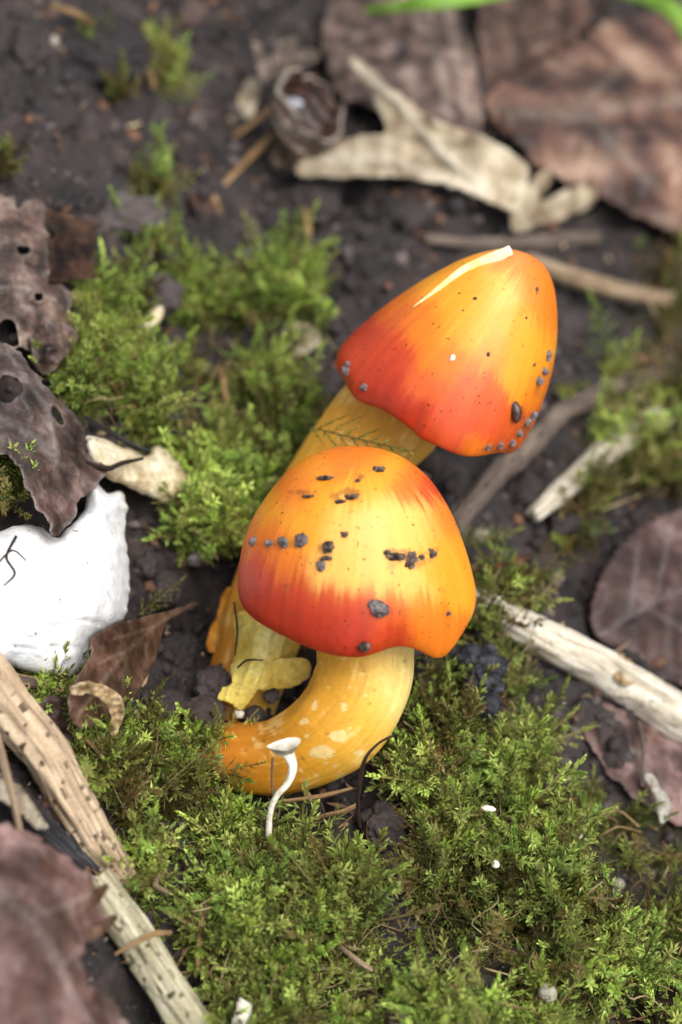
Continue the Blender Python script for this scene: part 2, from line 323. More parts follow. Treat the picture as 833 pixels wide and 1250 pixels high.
def stick(name, pts, rad, mat, n=14, m=None, amp=.15, sc=3, flat=1, parent=None, grooves=0, depth=False):
    """a twig through photo points (x, y, lift) with radii in photo pixels"""
    key = [k_ for k_, v_ in MAT.items() if v_ == mat][0]; s = nseed()
    P = np.asarray(pts, float); C = G(P[:, 0], P[:, 1], P[:, 2]) if not depth else at(P[:, 0], P[:, 1], P[:, 2])
    big = max(rad) > 11; n = 56 if big else max(n, 12); m = (220 if big else (m or max(10, 7*len(P)))); C = spline(C, m); rp = np.interp(np.linspace(0, 1, m), np.linspace(0, 1, len(rad)), rad)
    r = rp*K*((C-CAM)@FW); L = np.concatenate([[0], np.cumsum(np.linalg.norm(np.diff(C, axis=0), axis=1))]); wob = r.mean()*.16
    C = C+wob*(noise(L*1.3, L*0, s=s)[:, None]*RT+noise(L*1.3, L*0, s=s+1)[:, None]*UP)
    V, q, t, A, Lg = tube3(C, r, n, amp, (sc, 1), flat=flat, grooves=grooves or .08, seed=s)
    if key in PAL:
        ca, sa = np.cos(A), np.sin(A)
        gr = .5*noise(ca*7, sa*7, Lg*.9, s=s)+.5*noise(ca*15, sa*15, Lg*2.2, s=s+1)+.55*fbm(ca*1.5, sa*1.5, Lg*2.5, s=s+2)
        pit = (.4 if key == 'twig' else 1)*sstep(.6, .74, noise(ca*5, sa*5, Lg*11, s=s+3))*(1 if big else 0)
        rr_ = np.repeat(r, n); cr = (.35 if key == 'twig' else .8)*np.clip((noise(ca*11+.6*noise(ca*2, sa*2, Lg*3, s=s+6), sa*11, Lg*.7, s=s+5)-.4)*2, 0, 1)
        ctr_ = np.repeat(C, n, 0); V[:-2] = V[:-2]+(ctr_-V[:-2])*(.16*pit+.10*cr)[:, None]
        T0 = C[1]-C[0]; T1 = C[-1]-C[-2]; T0 /= np.linalg.norm(T0); T1 /= np.linalg.norm(T1); th = A[:n]
        for row in range(3):
            V[row*n:(row+1)*n] -= T0*(r[0]*.5*(3-row)/3*noise(np.cos(th)*2.5, np.sin(th)*2.5, s=s+7))[:, None]
            a_ = (m-1-row)*n; V[a_:a_+n] += T1*(r[-1]*.5*(3-row)/3*noise(np.cos(th)*2.5, np.sin(th)*2.5, s=s+8))[:, None]
        D_, M_, L_ = [np.array(lin(c))*(1.0 if key in ('twig', 'straw', 'strawg') else .8) for c in PAL[key]]; g = np.clip(.5+.55*gr, 0, 1)[:, None]
        col = np.where(g < .5, D_+(M_-D_)*g*2, M_+(L_-M_)*(g-.5)*2); dk = np.clip(pit*.85+cr*.6, 0, 1)[:, None]; col = col*(1-dk)+D_*.35*dk
        col = np.vstack([col, M_*.7, M_*.7]); return mk(name, V, MAT['bark'], quads=q, tris=t, parent=parent, col=col)
    return mk(name, V, mat, quads=q, tris=t, parent=parent)
def ico(sub=1):
    t = (1+5**.5)/2
    v = [(-1, t, 0), (1, t, 0), (-1, -t, 0), (1, -t, 0), (0, -1, t), (0, 1, t), (0, -1, -t), (0, 1, -t), (t, 0, -1), (t, 0, 1), (-t, 0, -1), (-t, 0, 1)]
    f = [(0, 11, 5), (0, 5, 1), (0, 1, 7), (0, 7, 10), (0, 10, 11), (1, 5, 9), (5, 11, 4), (11, 10, 2), (10, 7, 6), (7, 1, 8), (3, 9, 4), (3, 4, 2), (3, 2, 6), (3, 6, 8), (3, 8, 9), (4, 9, 5), (2, 4, 11), (6, 2, 10), (8, 6, 7), (9, 8, 1)]
    v = [np.array(x)/np.linalg.norm(x) for x in v]
    for _ in range(sub):
        c = {}; nf = []
        def mid(a, b):
            k = (min(a, b), max(a, b))
            if k not in c: x = v[a]+v[b]; v.append(x/np.linalg.norm(x)); c[k] = len(v)-1
            return c[k]
        for a, b, d in f:
            x, y, z = mid(a, b), mid(b, d), mid(d, a); nf += [(a, x, z), (b, y, x), (d, z, y), (x, y, z)]
        f = nf
    return np.array(v), np.array(f)
def rockv(rad, sub=2, amp=.35, rot=True, fq=1.6):
    s = nseed(); v, f = ico(sub); k = 1+amp*fbm(v[:, 0]*fq+s, v[:, 1]*fq, v[:, 2]*fq, s=s, o=5)
    k = k+.07*noise(v[:, 0]*8, v[:, 1]*8, v[:, 2]*8, s=s+2)+.05*noise(v[:, 0]*17, v[:, 1]*17, v[:, 2]*17, s=s+3); v = v*k[:, None]*np.asarray(rad)
    if rot:
        a = random.random()*6.28; c, q = math.cos(a), math.sin(a); v = v@np.array([[c, -q, 0], [q, c, 0], [0, 0, 1]]).T
    return v, f
def rock(name, c, rad, mat, sub=2, amp=.35, parent=None, col=None, rot=True):
    v, f = rockv(rad, sub, amp, rot); cc = None if col is None else np.tile(lin(col), (len(v), 1))
    return mk(name, v+np.asarray(c), mat, tris=f, parent=parent, col=cc)
def view_rot(v): return v[:, :1]*RT+v[:, 1:2]*UP+v[:, 2:3]*NV          # a shape written as right, up, towards the lens

# ------------------------------------------------------------------ where moss grows (photo outlines, a little beyond the frame)
MOSS = [  # outline, shoots, feather share, fresh green share, height, label
    ([(105, 352), (150, 342), (168, 356), (180, 400), (192, 450), (190, 500), (170, 530), (120, 520), (62, 470), (88, 430), (100, 390)], 560, .4, .8, .4, 'green moss lobe beside the brown decayed leaves'),
    ([(226, 340), (262, 308), (300, 296), (345, 312), (378, 352), (405, 412), (385, 420), (345, 395), (320, 420), (290, 400), (262, 420), (235, 430), (228, 390)], 560, .4, .8, .4, 'green moss lobe growing below the rolled brown husk'),
    ([(225, 440), (275, 455), (330, 450), (380, 495), (400, 530), (370, 550), (330, 565), (260, 560), (215, 540), (195, 500)], 420, .4, .5, .3, 'olive moss between the two mushroom caps and the wood chip'),
    ([(225, 560), (300, 530), (370, 540), (390, 560), (345, 600), (310, 650), (285, 690), (245, 690), (215, 650), (240, 610)], 560, .5, .6, .4, 'moss pressed against the crumb-strewn mushroom cap beside the grey clod'),
    ([(-70, 575), (4, 572), (26, 586), (36, 604), (16, 624), (-70, 636)], 150, .0, .55, .2, 'small olive moss clump on top of the white stone'),
    ([(45, 868), (100, 880), (150, 905), (200, 895), (245, 905), (262, 940), (235, 965), (205, 985), (225, 1025), (190, 1040), (140, 990), (90, 935)], 520, .6, .5, .32, 'brownish-green moss fringe between the straw stalk and the curved stem foot'),
    ([(262, 1000), (300, 985), (318, 1010), (300, 1050), (262, 1070), (240, 1030)], 130, .7, .85, .35, 'bright feathery moss tuft below the curved stem foot'),
    ([(330, 1035), (385, 1010), (430, 1015), (440, 1060), (470, 1100), (440, 1140), (455, 1200), (470, 1330), (225, 1330), (262, 1235), (225, 1160), (245, 1110), (300, 1090)], 1150, .7, .68, .42, 'feathery green moss cushion around the tiny ivory fungus'),
    ([(505, 850), (545, 830), (575, 860), (580, 930), (545, 975), (500, 960), (488, 920)], 300, .5, .25, .35, 'dark olive moss beside the curved stem'),
    ([(590, 800), (640, 835), (655, 900), (630, 960), (595, 950), (585, 880)], 300, .4, .95, .42, 'bright green moss lobe beneath the black clods'),
    ([(520, 985), (560, 965), (640, 975), (700, 1000), (705, 1080), (680, 1150), (600, 1160), (530, 1130), (505, 1070)], 760, .6, .72, .45, 'feathery moss mound in the middle of the mossy bank'),
    ([(500, 1160), (560, 1170), (610, 1180), (620, 1330), (495, 1330), (490, 1230)], 420, .55, .9, .42, 'bright yellow-green moss beside the dark soil gap'),
    ([(690, 950), (760, 985), (833, 1000), (920, 1020), (920, 1330), (640, 1330), (640, 1200), (700, 1150), (730, 1060)], 900, .5, .55, .40, 'dark green moss slope below the pinkish leaf scrap'),
    ([(575, 735), (600, 700), (640, 690), (665, 690), (650, 730), (655, 775), (610, 790), (575, 775)], 90, .6, .7, .4, 'moss tuft over the upper end of the thick pale twig'),
    ([(780, 300), (920, 270), (920, 640), (760, 600), (690, 690), (690, 600), (745, 540), (700, 520), (690, 480), (780, 440), (760, 380)], 420, .4, .4, .3, 'thin olive moss around the two slanting twigs'),
    ([(115, 50), (150, 45), (165, 110), (135, 125)], 45, .3, .6, .3, 'small moss tuft under the wiry tan root'),
    ([(165, 200), (205, 195), (200, 330), (175, 335)], 50, .3, .7, .3, 'sparse moss shoots on bare dark soil beside the curled dead leaf'),
    ([(-40, 180), (15, 185), (12, 215), (-40, 220)], 40, .3, .7, .3, 'tiny moss tuft on dark soil above the decayed brown leaf'),
    ([(205, 30), (225, 40), (215, 110), (198, 100)], 30, .4, .5, .3, 'thin moss strand between tan root and curled dead leaf'),
    ([(-60, 815), (20, 815), (60, 850), (30, 880), (-60, 850)], 120, .4, .7, .3, 'moss fringe between white stone and broken straw stalk'),
    ([(180, 1040), (215, 1050), (205, 1085), (150, 1085), (140, 1065)], 70, .5, .4, .35, 'dry pale moss strands lying across the break in the straw stalk'),
]
# ------------------------------------------------------------------ ground
def axis_pts(a, b, st, far):
    inn = np.arange(a, b+st/2, st); g = []; d = st
    x = 0
    while x < far: d *= 1.35; x += d; g.append(x)
    g = np.array(g); return np.concatenate([a-g[::-1], inn, b+g])
xs = axis_pts(-9, 9, .062, 180); ys = axis_pts(-11, 17, .062, 180)
X, Y = np.meshgrid(xs, ys); Z = gz(X, Y); nx, ny = len(xs), len(ys)
P = np.stack([X, Y, Z], -1).reshape(-1, 3); gpx, gpy, gd = proj(P)
mm = np.zeros(len(P))
ok = (gd > 5) & (np.abs(gpx-416) < 900) & (np.abs(gpy-625) < 1200)
for pl, *_ in MOSS:
    A = np.asarray(pl, float); idx = np.nonzero(ok)[0]; Qn, dn = nearest(gpx[idx], gpy[idx], A); ins = inside(gpx[idx], gpy[idx], A)
    mm[idx] = np.maximum(mm[idx], sstep(14, -14, np.where(ins, -dn, dn)))
n1 = fbm(P[:, 0]*1.1, P[:, 1]*1.1, s=41); n2 = fbm(P[:, 0]*4, P[:, 1]*4, s=43)
soilc = np.array(lin((38, 33, 33)))*(1.0+.8*n1)[:, None]; soilc = soilc+np.array(lin((70, 54, 46)))*np.clip(n2*.9, 0, 1)[:, None]*.7
mossc = np.array(lin((44, 40, 24)))*(1+.5*n2)[:, None]
gc = soilc*(1-.8*mm[:, None])+mossc*.8*mm[:, None]
fpx, fpy = (P[:, 0:1]), 0
j, i = np.meshgrid(np.arange(ny-1), np.arange(nx-1), indexing='ij'); a = (j*nx+i).ravel()
tag(mk('ground', P, MAT['soil'], quads=np.stack([a, a+1, a+nx+1, a+nx], 1), col=np.clip(gc, .005, 1), origin=(0, 0, 0)), 'dark crumbly forest soil', 'ground', kind='structure')

# soil crumbs, too many to count
def crumbs():
    base = [rockv((1, 1, .8), 1, .55) for _ in range(10)]; small = [rockv((1, 1, .8), 0, .55) for _ in range(10)]; V, F, C = [], [], []; off = 0
    N = 9500; x = rng.uniform(-8.5, 8.5, N); y = rng.uniform(-10, 15.5, N); r = .022+.12*rng.random(N)**4
    z = gz(x, y); w = rng.random(N)
    for k in range(N):
        v, f = (base if r[k] > .04 else small)[k % 10]; a = rng.random()*6.28; c, s_ = math.cos(a), math.sin(a)
        vv = v[:, [0, 1, 2]]*r[k]*(1+.5*(rng.random(3)-.5)); vv = np.stack([vv[:, 0]*c-vv[:, 1]*s_, vv[:, 0]*s_+vv[:, 1]*c, vv[:, 2]], 1)
        V.append(vv+(x[k], y[k], z[k]+r[k]*.35)); F.append(f+off); off += len(v)
        cc = np.array(lin((44, 38, 38)) if w[k] < .6 else lin((84, 75, 73)) if w[k] < .87 else lin((96, 68, 52)) if w[k] < .985 else lin((130, 122, 112)))*(.65+.7*rng.random())
        C.append(np.tile(cc, (len(v), 1)))
    return np.vstack(V), np.vstack(F), np.vstack(C)
V, F, C = crumbs()
tag(mk('soil_crumbs', V, MAT['crumb'], tris=F, col=C, origin=(0, 0, 0)), 'loose dark soil crumbs scattered over the ground', 'soil', kind='stuff')

# ------------------------------------------------------------------ mushrooms
def frame(ang, tilt):
    """axis leaning ang degrees to the right of picture-up, and tilt degrees towards the lens"""
    a, t = math.radians(ang), math.radians(tilt)
    ax = math.cos(t)*(math.sin(a)*RT+math.cos(a)*UP)+math.sin(t)*NV
    e1 = NV-(NV@ax)*ax; e1 /= np.linalg.norm(e1); e2 = np.cross(ax, e1)
    if e2@RT < 0: e2 = -e2
    return ax, e1, e2
def cap_mesh(center, fr, R, H, prof, rmod, hmod, blobs, amp, streak, nth=420, ns=150, skew=0, dirt=()):
    ax, e1, e2 = fr; pr = spline(prof, ns); th = np.linspace(-np.pi, np.pi, nth, endpoint=False)
    TH, SS = np.meshgrid(th, np.linspace(0, 1, ns)); rr = np.repeat(pr[:, 0:1], nth, 1); hh = np.repeat(pr[:, 1:2], nth, 1)
    r = rr*R*rmod(TH, rr, hh); h = hh*H+hmod(TH, rr, hh)
    wob = 1+.012*fbm(np.cos(TH)*2.2, np.sin(TH)*2.2, hh*2.5, s=77)*sstep(0, .3, rr); r = r*wob
    V = center+ax*h[..., None]+(e1*np.cos(TH)[..., None]+e2*np.sin(TH)[..., None])*r[..., None]; V = (V+e2*(skew*np.clip(hh, 0, 1)**1.3)[..., None]).reshape(-1, 3)
    px, py, _ = proj(V)
    # pigment blobs, ragged streaks along the radius; pale front centre holds some painted highlight
    T, HH = TH.ravel(), hh.ravel()
    st = streak*(noise(np.cos(T)*16, np.sin(T)*16, HH*1.6, s=61)*.6+noise(np.cos(T)*34, np.sin(T)*34, HH*2.4, s=62)*.5+fbm(np.cos(T)*4, np.sin(T)*4, HH*3, s=63)*.8)
    axp = np.array([ax@RT, -(ax@UP)]); axp /= np.linalg.norm(axp); qx, qy = px+axp[0]*st, py+axp[1]*st
    qx = qx+amp*fbm(px/40, py/40, s=64); qy = qy+amp*fbm(px/40, py/40, s=65)
    B = np.array([(b[0], b[1], b[3] if len(b) > 3 else 40) for b in blobs], float); CC = np.array([lin(b[2]) for b in blobs])
    w = np.exp(-((qx[:, None]-B[:, 0])**2+(qy[:, None]-B[:, 1])**2)/((.66*B[:, 2])**2))+1e-12; w /= w.sum(1, keepdims=True); col = w@CC
    col = col*(1+.10*noise(np.cos(T)*26, np.sin(T)*26, HH*2, s=66))[:, None]
    for cx, cy, rx, ry, g0 in dirt:
        e = ((px-cx)/rx)**2+((py-cy)/ry)**2+1.1*fbm(px/5, py/5, s=33); g = (g0*sstep(1.0, .2, e)*(e2[0]*0+1))[:, None]; col = col*(1-g)+np.array(lin((120, 70, 34)))*g
    j, i = np.meshgrid(np.arange(ns-1), np.arange(nth), indexing='ij'); a = (j*nth+i).ravel(); b = (j*nth+(i+1) % nth).ravel()
    return V, np.stack([a, a+nth, b+nth, b], 1), np.clip(col*.80, .003, .95)
def gill_mesh(center, fr, R, H, r0, n=90):
    ax, e1, e2 = fr; th = np.linspace(0, 2*np.pi, n*4, endpoint=False); s = np.linspace(0, 1, 12); T, Sx = np.meshgrid(th, s)
    r = R*(r0+(.93-r0)*Sx); h = H*(.42-.40*Sx**1.3)+.09*np.cos(T*n)*np.sin(np.pi*np.clip(Sx, .03, 1))-.05
    V = center+ax*h[..., None]+(e1*np.cos(T)[..., None]+e2*np.sin(T)[..., None])*r[..., None]; N = n*4
    j, i = np.meshgrid(np.arange(11), np.arange(N), indexing='ij'); a = (j*N+i).ravel(); b = (j*N+(i+1) % N).ravel()
    return V.reshape(-1, 3), np.stack([a, b, b+N, a+N], 1)
def stem_obj(root_, C, r, cols, flat=1.0, n=130, m=220, fib=.008, scuffs=(), name='stem', mat='stem'):
    C = spline(np.asarray(C, float), m); rr = np.interp(np.linspace(0, 1, m), np.linspace(0, 1, len(r)), r)*K*((C-CAM)@FW)
    V, q, t, A, Lg = tube3(C, rr, n, .05, (.9, 1), flat=flat, grooves=fib)
    px, py, _ = proj(V); B = np.array([(b[0], b[1], b[3]) for b in cols], float); CC = np.array([lin(b[2]) for b in cols])
    w = np.exp(-((px[:, None]-B[:, 0])**2+(py[:, None]-B[:, 1])**2)/B[:, 2]**2)+1e-9; w /= w.sum(1, keepdims=True); col = w@CC
    A2 = np.concatenate([A, [0, 0]]); L2 = np.concatenate([Lg, [0, Lg.max()]])
    st = noise(np.cos(A2)*9, np.sin(A2)*9, L2*1.6, s=5)*.5+noise(np.cos(A2)*34, np.sin(A2)*34, L2*3.5, s=6)*.55+.4*fbm(px/16, py/16, s=7)
    col = .95*col*(1+.15*st)[:, None]; sc = sstep(.15, .8, fbm(px/20, py/30, s=8)+.55*st)
    col = col*(1-.45*sc[:, None])+np.array(lin((238, 214, 140)))*.45*sc[:, None]
    for cx, cy, rx, ry in scuffs:
        e = ((px-cx)/rx)**2+((py-cy)/ry)**2+.7*fbm(px/7, py/7, s=31); g = (.8*sstep(1.15, .7, e))[:, None]; col = col*(1-g)+np.array(lin((232, 206, 142)))*.9*g
    for k_ in range(60):
        cx, cy = random.uniform(260, 500), random.uniform(800, 950); g = (.7*np.exp(-((px-cx)**2+(py-cy)**2)/random.uniform(1.5, 6)))[:, None]; col = col*(1-g)+np.array(lin((236, 212, 150) if k_ % 3 else (110, 66, 26)))*g
    return mk(name, V, MAT[mat], quads=q, tris=t, parent=root_, col=np.clip(col, .003, .95))
YO, OR, RD, DR, PY = (240, 158, 36), (230, 122, 26), (198, 66, 26), (182, 52, 26), (246, 184, 88)

# front mushroom
fr1 = frame(3, 24); d1 = 35.9; c1 = at(430, 722, d1)
base1 = G(285, 925, .2); R1 = root('mushroom', base1)
prof1 = [(0.0, 1.0), (.12, .995), (.28, .975), (.45, .92), (.61, .815), (.75, .66), (.87, .47), (.955, .28), (.995, .12), (.995, 0.0), (.955, -.075), (.90, -.05), (.80, .10), (.55, .32), (.30, .45), (.22, .48)]
def rmod1(T, r, h): 
    low = sstep(.6, -.05, h)
    return 1+.035*np.cos(2*(T-.5))*low+.05*np.exp(-((T-1.35)/.5)**2)*low-.06*np.exp(-((T-.42)/.2)**2)*sstep(.25, -.05, h)+.02*np.sin(5*T+1)*low
def hmod1(T, r, h):
    low = sstep(.45, -.05, h); return -.34*np.exp(-((T-.90)/.24)**2)*low**2+.07*np.exp(-((T-.35)/.25)**2)*low-.05*np.cos(T*3)*low+.1*np.sin(T)*0
bl1 = [(297, 690, RD, 34), (315, 722, DR, 34), (350, 745, DR, 34), (390, 762, DR, 34), (430, 772, DR, 32), (480, 774, RD, 32), (360, 720, RD, 30), (400, 735, RD, 28), (440, 742, RD, 26), (485, 748, (220, 104, 26), 26), (525, 765, OR, 30), (520, 742, (232, 130, 30), 24),
       (290, 665, OR, 26), (302, 640, OR, 28), (325, 615, YO, 30), (330, 660, OR, 34), (350, 690, (226, 120, 26), 28), (355, 600, OR, 30), (385, 580, (236, 140, 26), 30), (420, 572, OR, 26), (450, 560, OR, 26), (470, 575, YO, 28), (370, 640, YO, 36),
       (400, 610, YO, 32), (440, 600, YO, 30), (420, 640, PY, 36), (400, 690, PY, 32), (440, 700, PY, 36), (480, 705, PY, 32), (505, 715, PY, 26), (470, 650, PY, 44), (510, 650, PY, 40), (500, 592, (226, 110, 26), 26), (530, 602, RD, 24), (545, 640, OR, 26), (540, 680, YO, 36), (560, 720, YO, 30), (545, 795, OR, 26), (568, 765, OR, 22)]  # pale centre blobs: part pigment, part highlight put into the colour
RR1 = 144*K*d1
V1, q1, col1 = cap_mesh(c1, fr1, RR1, 2.12, prof1, rmod1, hmod1, bl1, 7, 15, nth=460, ns=190, dirt=[(488, 677, 18, 7, .6), (512, 684, 14, 10, .4), (425, 602, 14, 8, .6), (410, 606, 9, 6, .5), (397, 672, 10, 10, .5), (370, 601, 20, 4, .55), (392, 582, 12, 4, .6), (478, 690, 7, 6, .3), (531, 674, 7, 7, .4), (440, 582, 5, 4, .6), (467, 745, 14, 9, .4), (343, 664, 30, 5, .25), (350, 715, 6, 5, .35), (540, 720, 4, 4, .5)])
CAP1 = mk('cap', V1, MAT['cap'], quads=q1, parent=R1, col=col1); CP1 = {'obj': CAP1, '_o': R1['_o']}
gv, gq = gill_mesh(c1, fr1, RR1, 2.12, .3); mk('gills', gv, MAT['gill'], quads=gq, parent=CP1)
ctr = c1+fr1[0]*.9
P1 = [base1+RT*-.95+np.array([0, .2, -.2]), base1, at(345, 922, 36.55), at(408, 888, 36.1), at(440, 838, 36.0), at(446, 785, 35.95), ctr]
STEM1 = stem_obj(R1, P1, [38, 41, 47, 57, 60, 59, 40], [(260, 920, (196, 116, 28), 50), (330, 930, (206, 138, 34), 45), (400, 930, (216, 158, 46), 40), (400, 850, (214, 152, 44), 45), (450, 880, (222, 170, 60), 40), (420, 800, (214, 158, 52), 40), (480, 820, (226, 192, 104), 34), (495, 860, (232, 208, 130), 30), (460, 935, (222, 180, 80), 30)], flat=.9, scuffs=[(393, 918, 15, 9), (413, 899, 11, 8), (372, 880, 5, 4), (490, 884, 7, 8), (420, 862, 4, 6), (384, 862, 4, 7), (440, 920, 7, 4)])
tag(R1['obj'], 'orange mushroom with soil crumbs on its cap and thick curved yellow stem', 'mushroom')

# rear mushroom
fr2 = frame(22, 19); d2 = 38.0; c2 = at(535, 483, d2)
base2 = G(292, 862, -.1); R2 = root('mushroom', base2)
prof2 = [(0.0, 1.0), (.10, .993), (.24, .96), (.40, .875), (.56, .745), (.72, .575), (.86, .38), (.96, .19), (1.0, .05), (.985, -.05), (.94, -.09), (.89, -.05), (.78, .12), (.55, .32), (.30, .45), (.22, .48)]
RR2 = 127*K*d2
def crackd(T, h): # the cap skin left of the split stands a little proud
    return .075*sstep(-1.06, -1.10, T)*sstep(-2.2, -1.4, T)*sstep(.45, 1.0, h)
def rmod2(T, r, h):
    low = sstep(.6, -.05, h)
    return 1+.03*np.cos(2*T+.6)*low+.03*np.sin(3*T)*low-.05*np.exp(-((T+.12)/.07)**2)*sstep(.22, -.05, h)+crackd(T, h)+.05*np.exp(-((T+1.4)/.4)**2)*low
def hmod2(T, r, h):
    low = sstep(.3, -.05, h); return .09*sstep(-.02, -.25, T)*low-.10*np.exp(-((T-.25)/.3)**2)*low+.03*np.sin(9*T)*low-.08*np.exp(-((T+.75)/.3)**2)*low
bl2 = [(425, 440, RD, 40), (440, 395, DR, 34), (470, 430, RD, 36), (460, 470, DR, 30), (500, 505, DR, 30), (520, 520, RD, 20), (490, 350, OR, 34), (540, 318, YO, 30), (480, 385, (214, 96, 24), 30), (520, 390, OR, 34), (530, 350, YO, 26), (570, 345, YO, 34),
       (560, 400, YO, 32), (545, 440, OR, 32), (590, 400, (246, 170, 60), 34), (610, 350, PY, 34), (650, 340, OR, 28), (625, 320, (232, 140, 70), 26), (665, 380, OR, 28), (640, 400, YO, 34), (640, 450, YO, 32), (600, 440, (240, 150, 56), 30),
       (580, 480, (222, 100, 46), 32), (560, 515, (214, 86, 44), 32), (600, 520, (216, 84, 36), 32), (590, 545, OR, 20), (640, 520, (214, 96, 24), 28), (660, 470, OR, 26), (520, 470, (214, 92, 34), 30)]
V2, q2, col2 = cap_mesh(c2, fr2, RR2, 2.55, prof2, rmod2, hmod2, bl2, 8, 13, nth=420, ns=170, skew=.42, dirt=[(640, 520, 16, 14, .5), (610, 548, 24, 6, .5), (633, 505, 9, 16, .4), (425, 465, 10, 7, .4), (657, 470, 6, 16, .3)])
CAP2 = mk('cap', V2, MAT['cap'], quads=q2, parent=R2, col=col2); CP2 = {'obj': CAP2, '_o': R2['_o']}
gv, gq = gill_mesh(c2, fr2, RR2, 2.55, .3); mk('gills', gv, MAT['gill'], quads=gq, parent=CP2)
def on_surf(V, px, py, tol=5):
    x, y, d = proj(V); k = (np.abs(x-px) < tol) & (np.abs(y-py) < tol)
    if not k.any(): i = np.argmin((x-px)**2+(y-py)**2)
    else: ii = np.nonzero(k)[0]; i = ii[np.argmin(d[ii])]
    return V[i]
# torn edge of pale flesh along the split
tp = [(500, 368), (530, 345), (560, 325), (590, 311), (622, 299)]; tw = [.5, 3.2, 5.5, 7, 6]
C = np.array([on_surf(V2, x, y+3) for x, y in tp[:-1]]+[on_surf(V2, 612, 312)+UP*.14+RT*.12]); C = spline(C+NV*.02, 40)
V, q, t, _, _ = tube3(C, np.interp(np.linspace(0, 1, 40), np.linspace(0, 1, 5), tw)*K*d2, 16, .12, (3, 1), flat=.4)
mk('torn_edge', V, MAT['flesh'], quads=q, tris=t, parent=CP2)
P2 = [base2+np.array([-.1, -.1, -.5]), base2, at(322, 760, 38.3), at(365, 660, 38.7), at(425, 570, 38.6), at(480, 505, 38.3), c2+fr2[0]*1.0]
stem_obj(R2, P2, [36, 44, 52, 54, 60, 66, 50], [(290, 780, (190, 122, 34), 40), (340, 780, (214, 176, 66), 40), (400, 560, (206, 150, 48), 40), (450, 520, (206, 148, 52), 40), (500, 550, (216, 168, 76), 40), (470, 570, (210, 160, 60), 30)], flat=.9)
tag(R2['obj'], 'taller orange-red mushroom with split cap tip leaning behind the crumb-covered one', 'mushroom')
sheet('torn_stem_strip', [(284, 752), (302, 746), (345, 764), (366, 786), (357, 806), (342, 820), (334, 836), (316, 842), (304, 858), (292, 868), (280, 860), (266, 852), (272, 840), (284, 832), (282, 812), (290, 790)],
      [(288, 760, 1.7), (318, 775, 2.15), (360, 785, 1.6), (286, 800, 1.45), (312, 820, 1.65), (340, 820, 1.3), (280, 856, 1.0), (296, 862, .95)], MAT['torn'], step=2.2, wr=(.025, 30), th=.035, jag=2.2, smooth=False, parent=R2,
      veins=[([(300, 750), (292, 800), (276, 856)], 2.5, .035), ([(316, 754), (306, 810), (288, 862)], 3, .04), ([(334, 760), (322, 810), (304, 855)], 2.5, .035), ([(350, 772), (338, 815), (322, 840)], 2.5, .03)])
sheet('torn_stem_strip', [(330, 812), (350, 803), (374, 806), (380, 822), (362, 838), (338, 840), (318, 842)], [(330, 825, 1.35), (375, 815, 1.45), (350, 838, 1.15)], MAT['torn'], step=3, wr=(.04, 24), th=.06, jag=1.5, parent=R2)
sheet('outer_stem_skin', [(278, 718), (290, 735), (287, 765), (285, 790), (268, 795), (252, 792), (262, 755)], [(285, 725, .9), (280, 790, .95), (255, 790, .6)], M('amber_skin', [(168, 98, 28), (200, 132, 40), (214, 152, 62)], 2.5, .5, .5, 9, .35, k=1), step=3, wr=(.03, 24), th=.06, jag=1.5, parent=R2)

# crumbs on the caps
for x, y, r, e, m in [(306, 658, 5.5, 1, 'grit'), (325, 659, 5, 1, 'grit'), (342, 659, 7, .9, 'grit'), (364, 658, 7.5, 1, 'grit')]:
    p = on_surf(V1, x, y); rr = r*K*36; v, f = rockv((rr*1.05, rr*e, rr*.7), 2, .5)
    tag(mk('soil_crumb', view_rot(v)+p+NV*rr*.25, MAT[m], tris=f), 'round grey soil crumb in the row on the crumb-strewn mushroom cap', 'soil crumb', 'grey crumbs on the crumb-strewn cap')
for x, y, r, e in [(397, 666, 6, 1), (487, 675, 10, .42), (508, 677, 5.5, .9), (505, 691, 6, 1), (532, 672, 5, 1), (395, 678, 6, .4), (425, 602, 7, .5), (412, 607, 5, .5), (417, 649, 4, .8), (468, 569, 6, .7), (395, 579, 9, .3), (520, 676, 4, .7), (477, 672, 4, .8), (552, 747, 3, .8), (440, 583, 3, .8), (372, 601, 7, .3)]:
    p = on_surf(V1, x, y); rr = r*K*36; v, f = rockv((rr, rr*e, rr*.6), 3, .85, rot=False)
    tag(mk('soil_crumb', view_rot(v)+p+NV*rr*.15, MAT['darkgrit'], tris=f), 'small dark soil speck on the yellow part of the crumb-strewn mushroom cap', 'soil crumb', 'dark specks on the crumb-strewn cap')
p = on_surf(V1, 388, 689); rr = 6.5*K*36; v, f = rockv((rr, rr*.8, rr*.7), 3, .5)
tag(mk('soil_crumb', view_rot(v)+p+NV*rr*.2, MAT['grit'], tris=f), 'single pale grey crumb just below the dark pair on the crumb-strewn cap', 'soil crumb')
p = on_surf(V1, 467, 747); rr = 11*K*36; v, f = rockv((rr, rr*.85, rr*.7), 3, .5)
tag(mk('soil_crumb', view_rot(v)+p+NV*rr*.2, MAT['grit'], tris=f), 'largest grey crumb, stuck near the red rim of the crumb-strewn cap', 'soil crumb')
p = on_surf(V1, 449, 787); rr = 7.5*K*36; v, f = rockv((rr, rr*.8, rr*.7), 2, .5)
tag(mk('soil_crumb', view_rot(v)+p-UP*rr*.9, MAT['darkgrit'], tris=f), 'dark crumb hanging under the crumb-strewn cap rim where the stem begins', 'soil crumb')
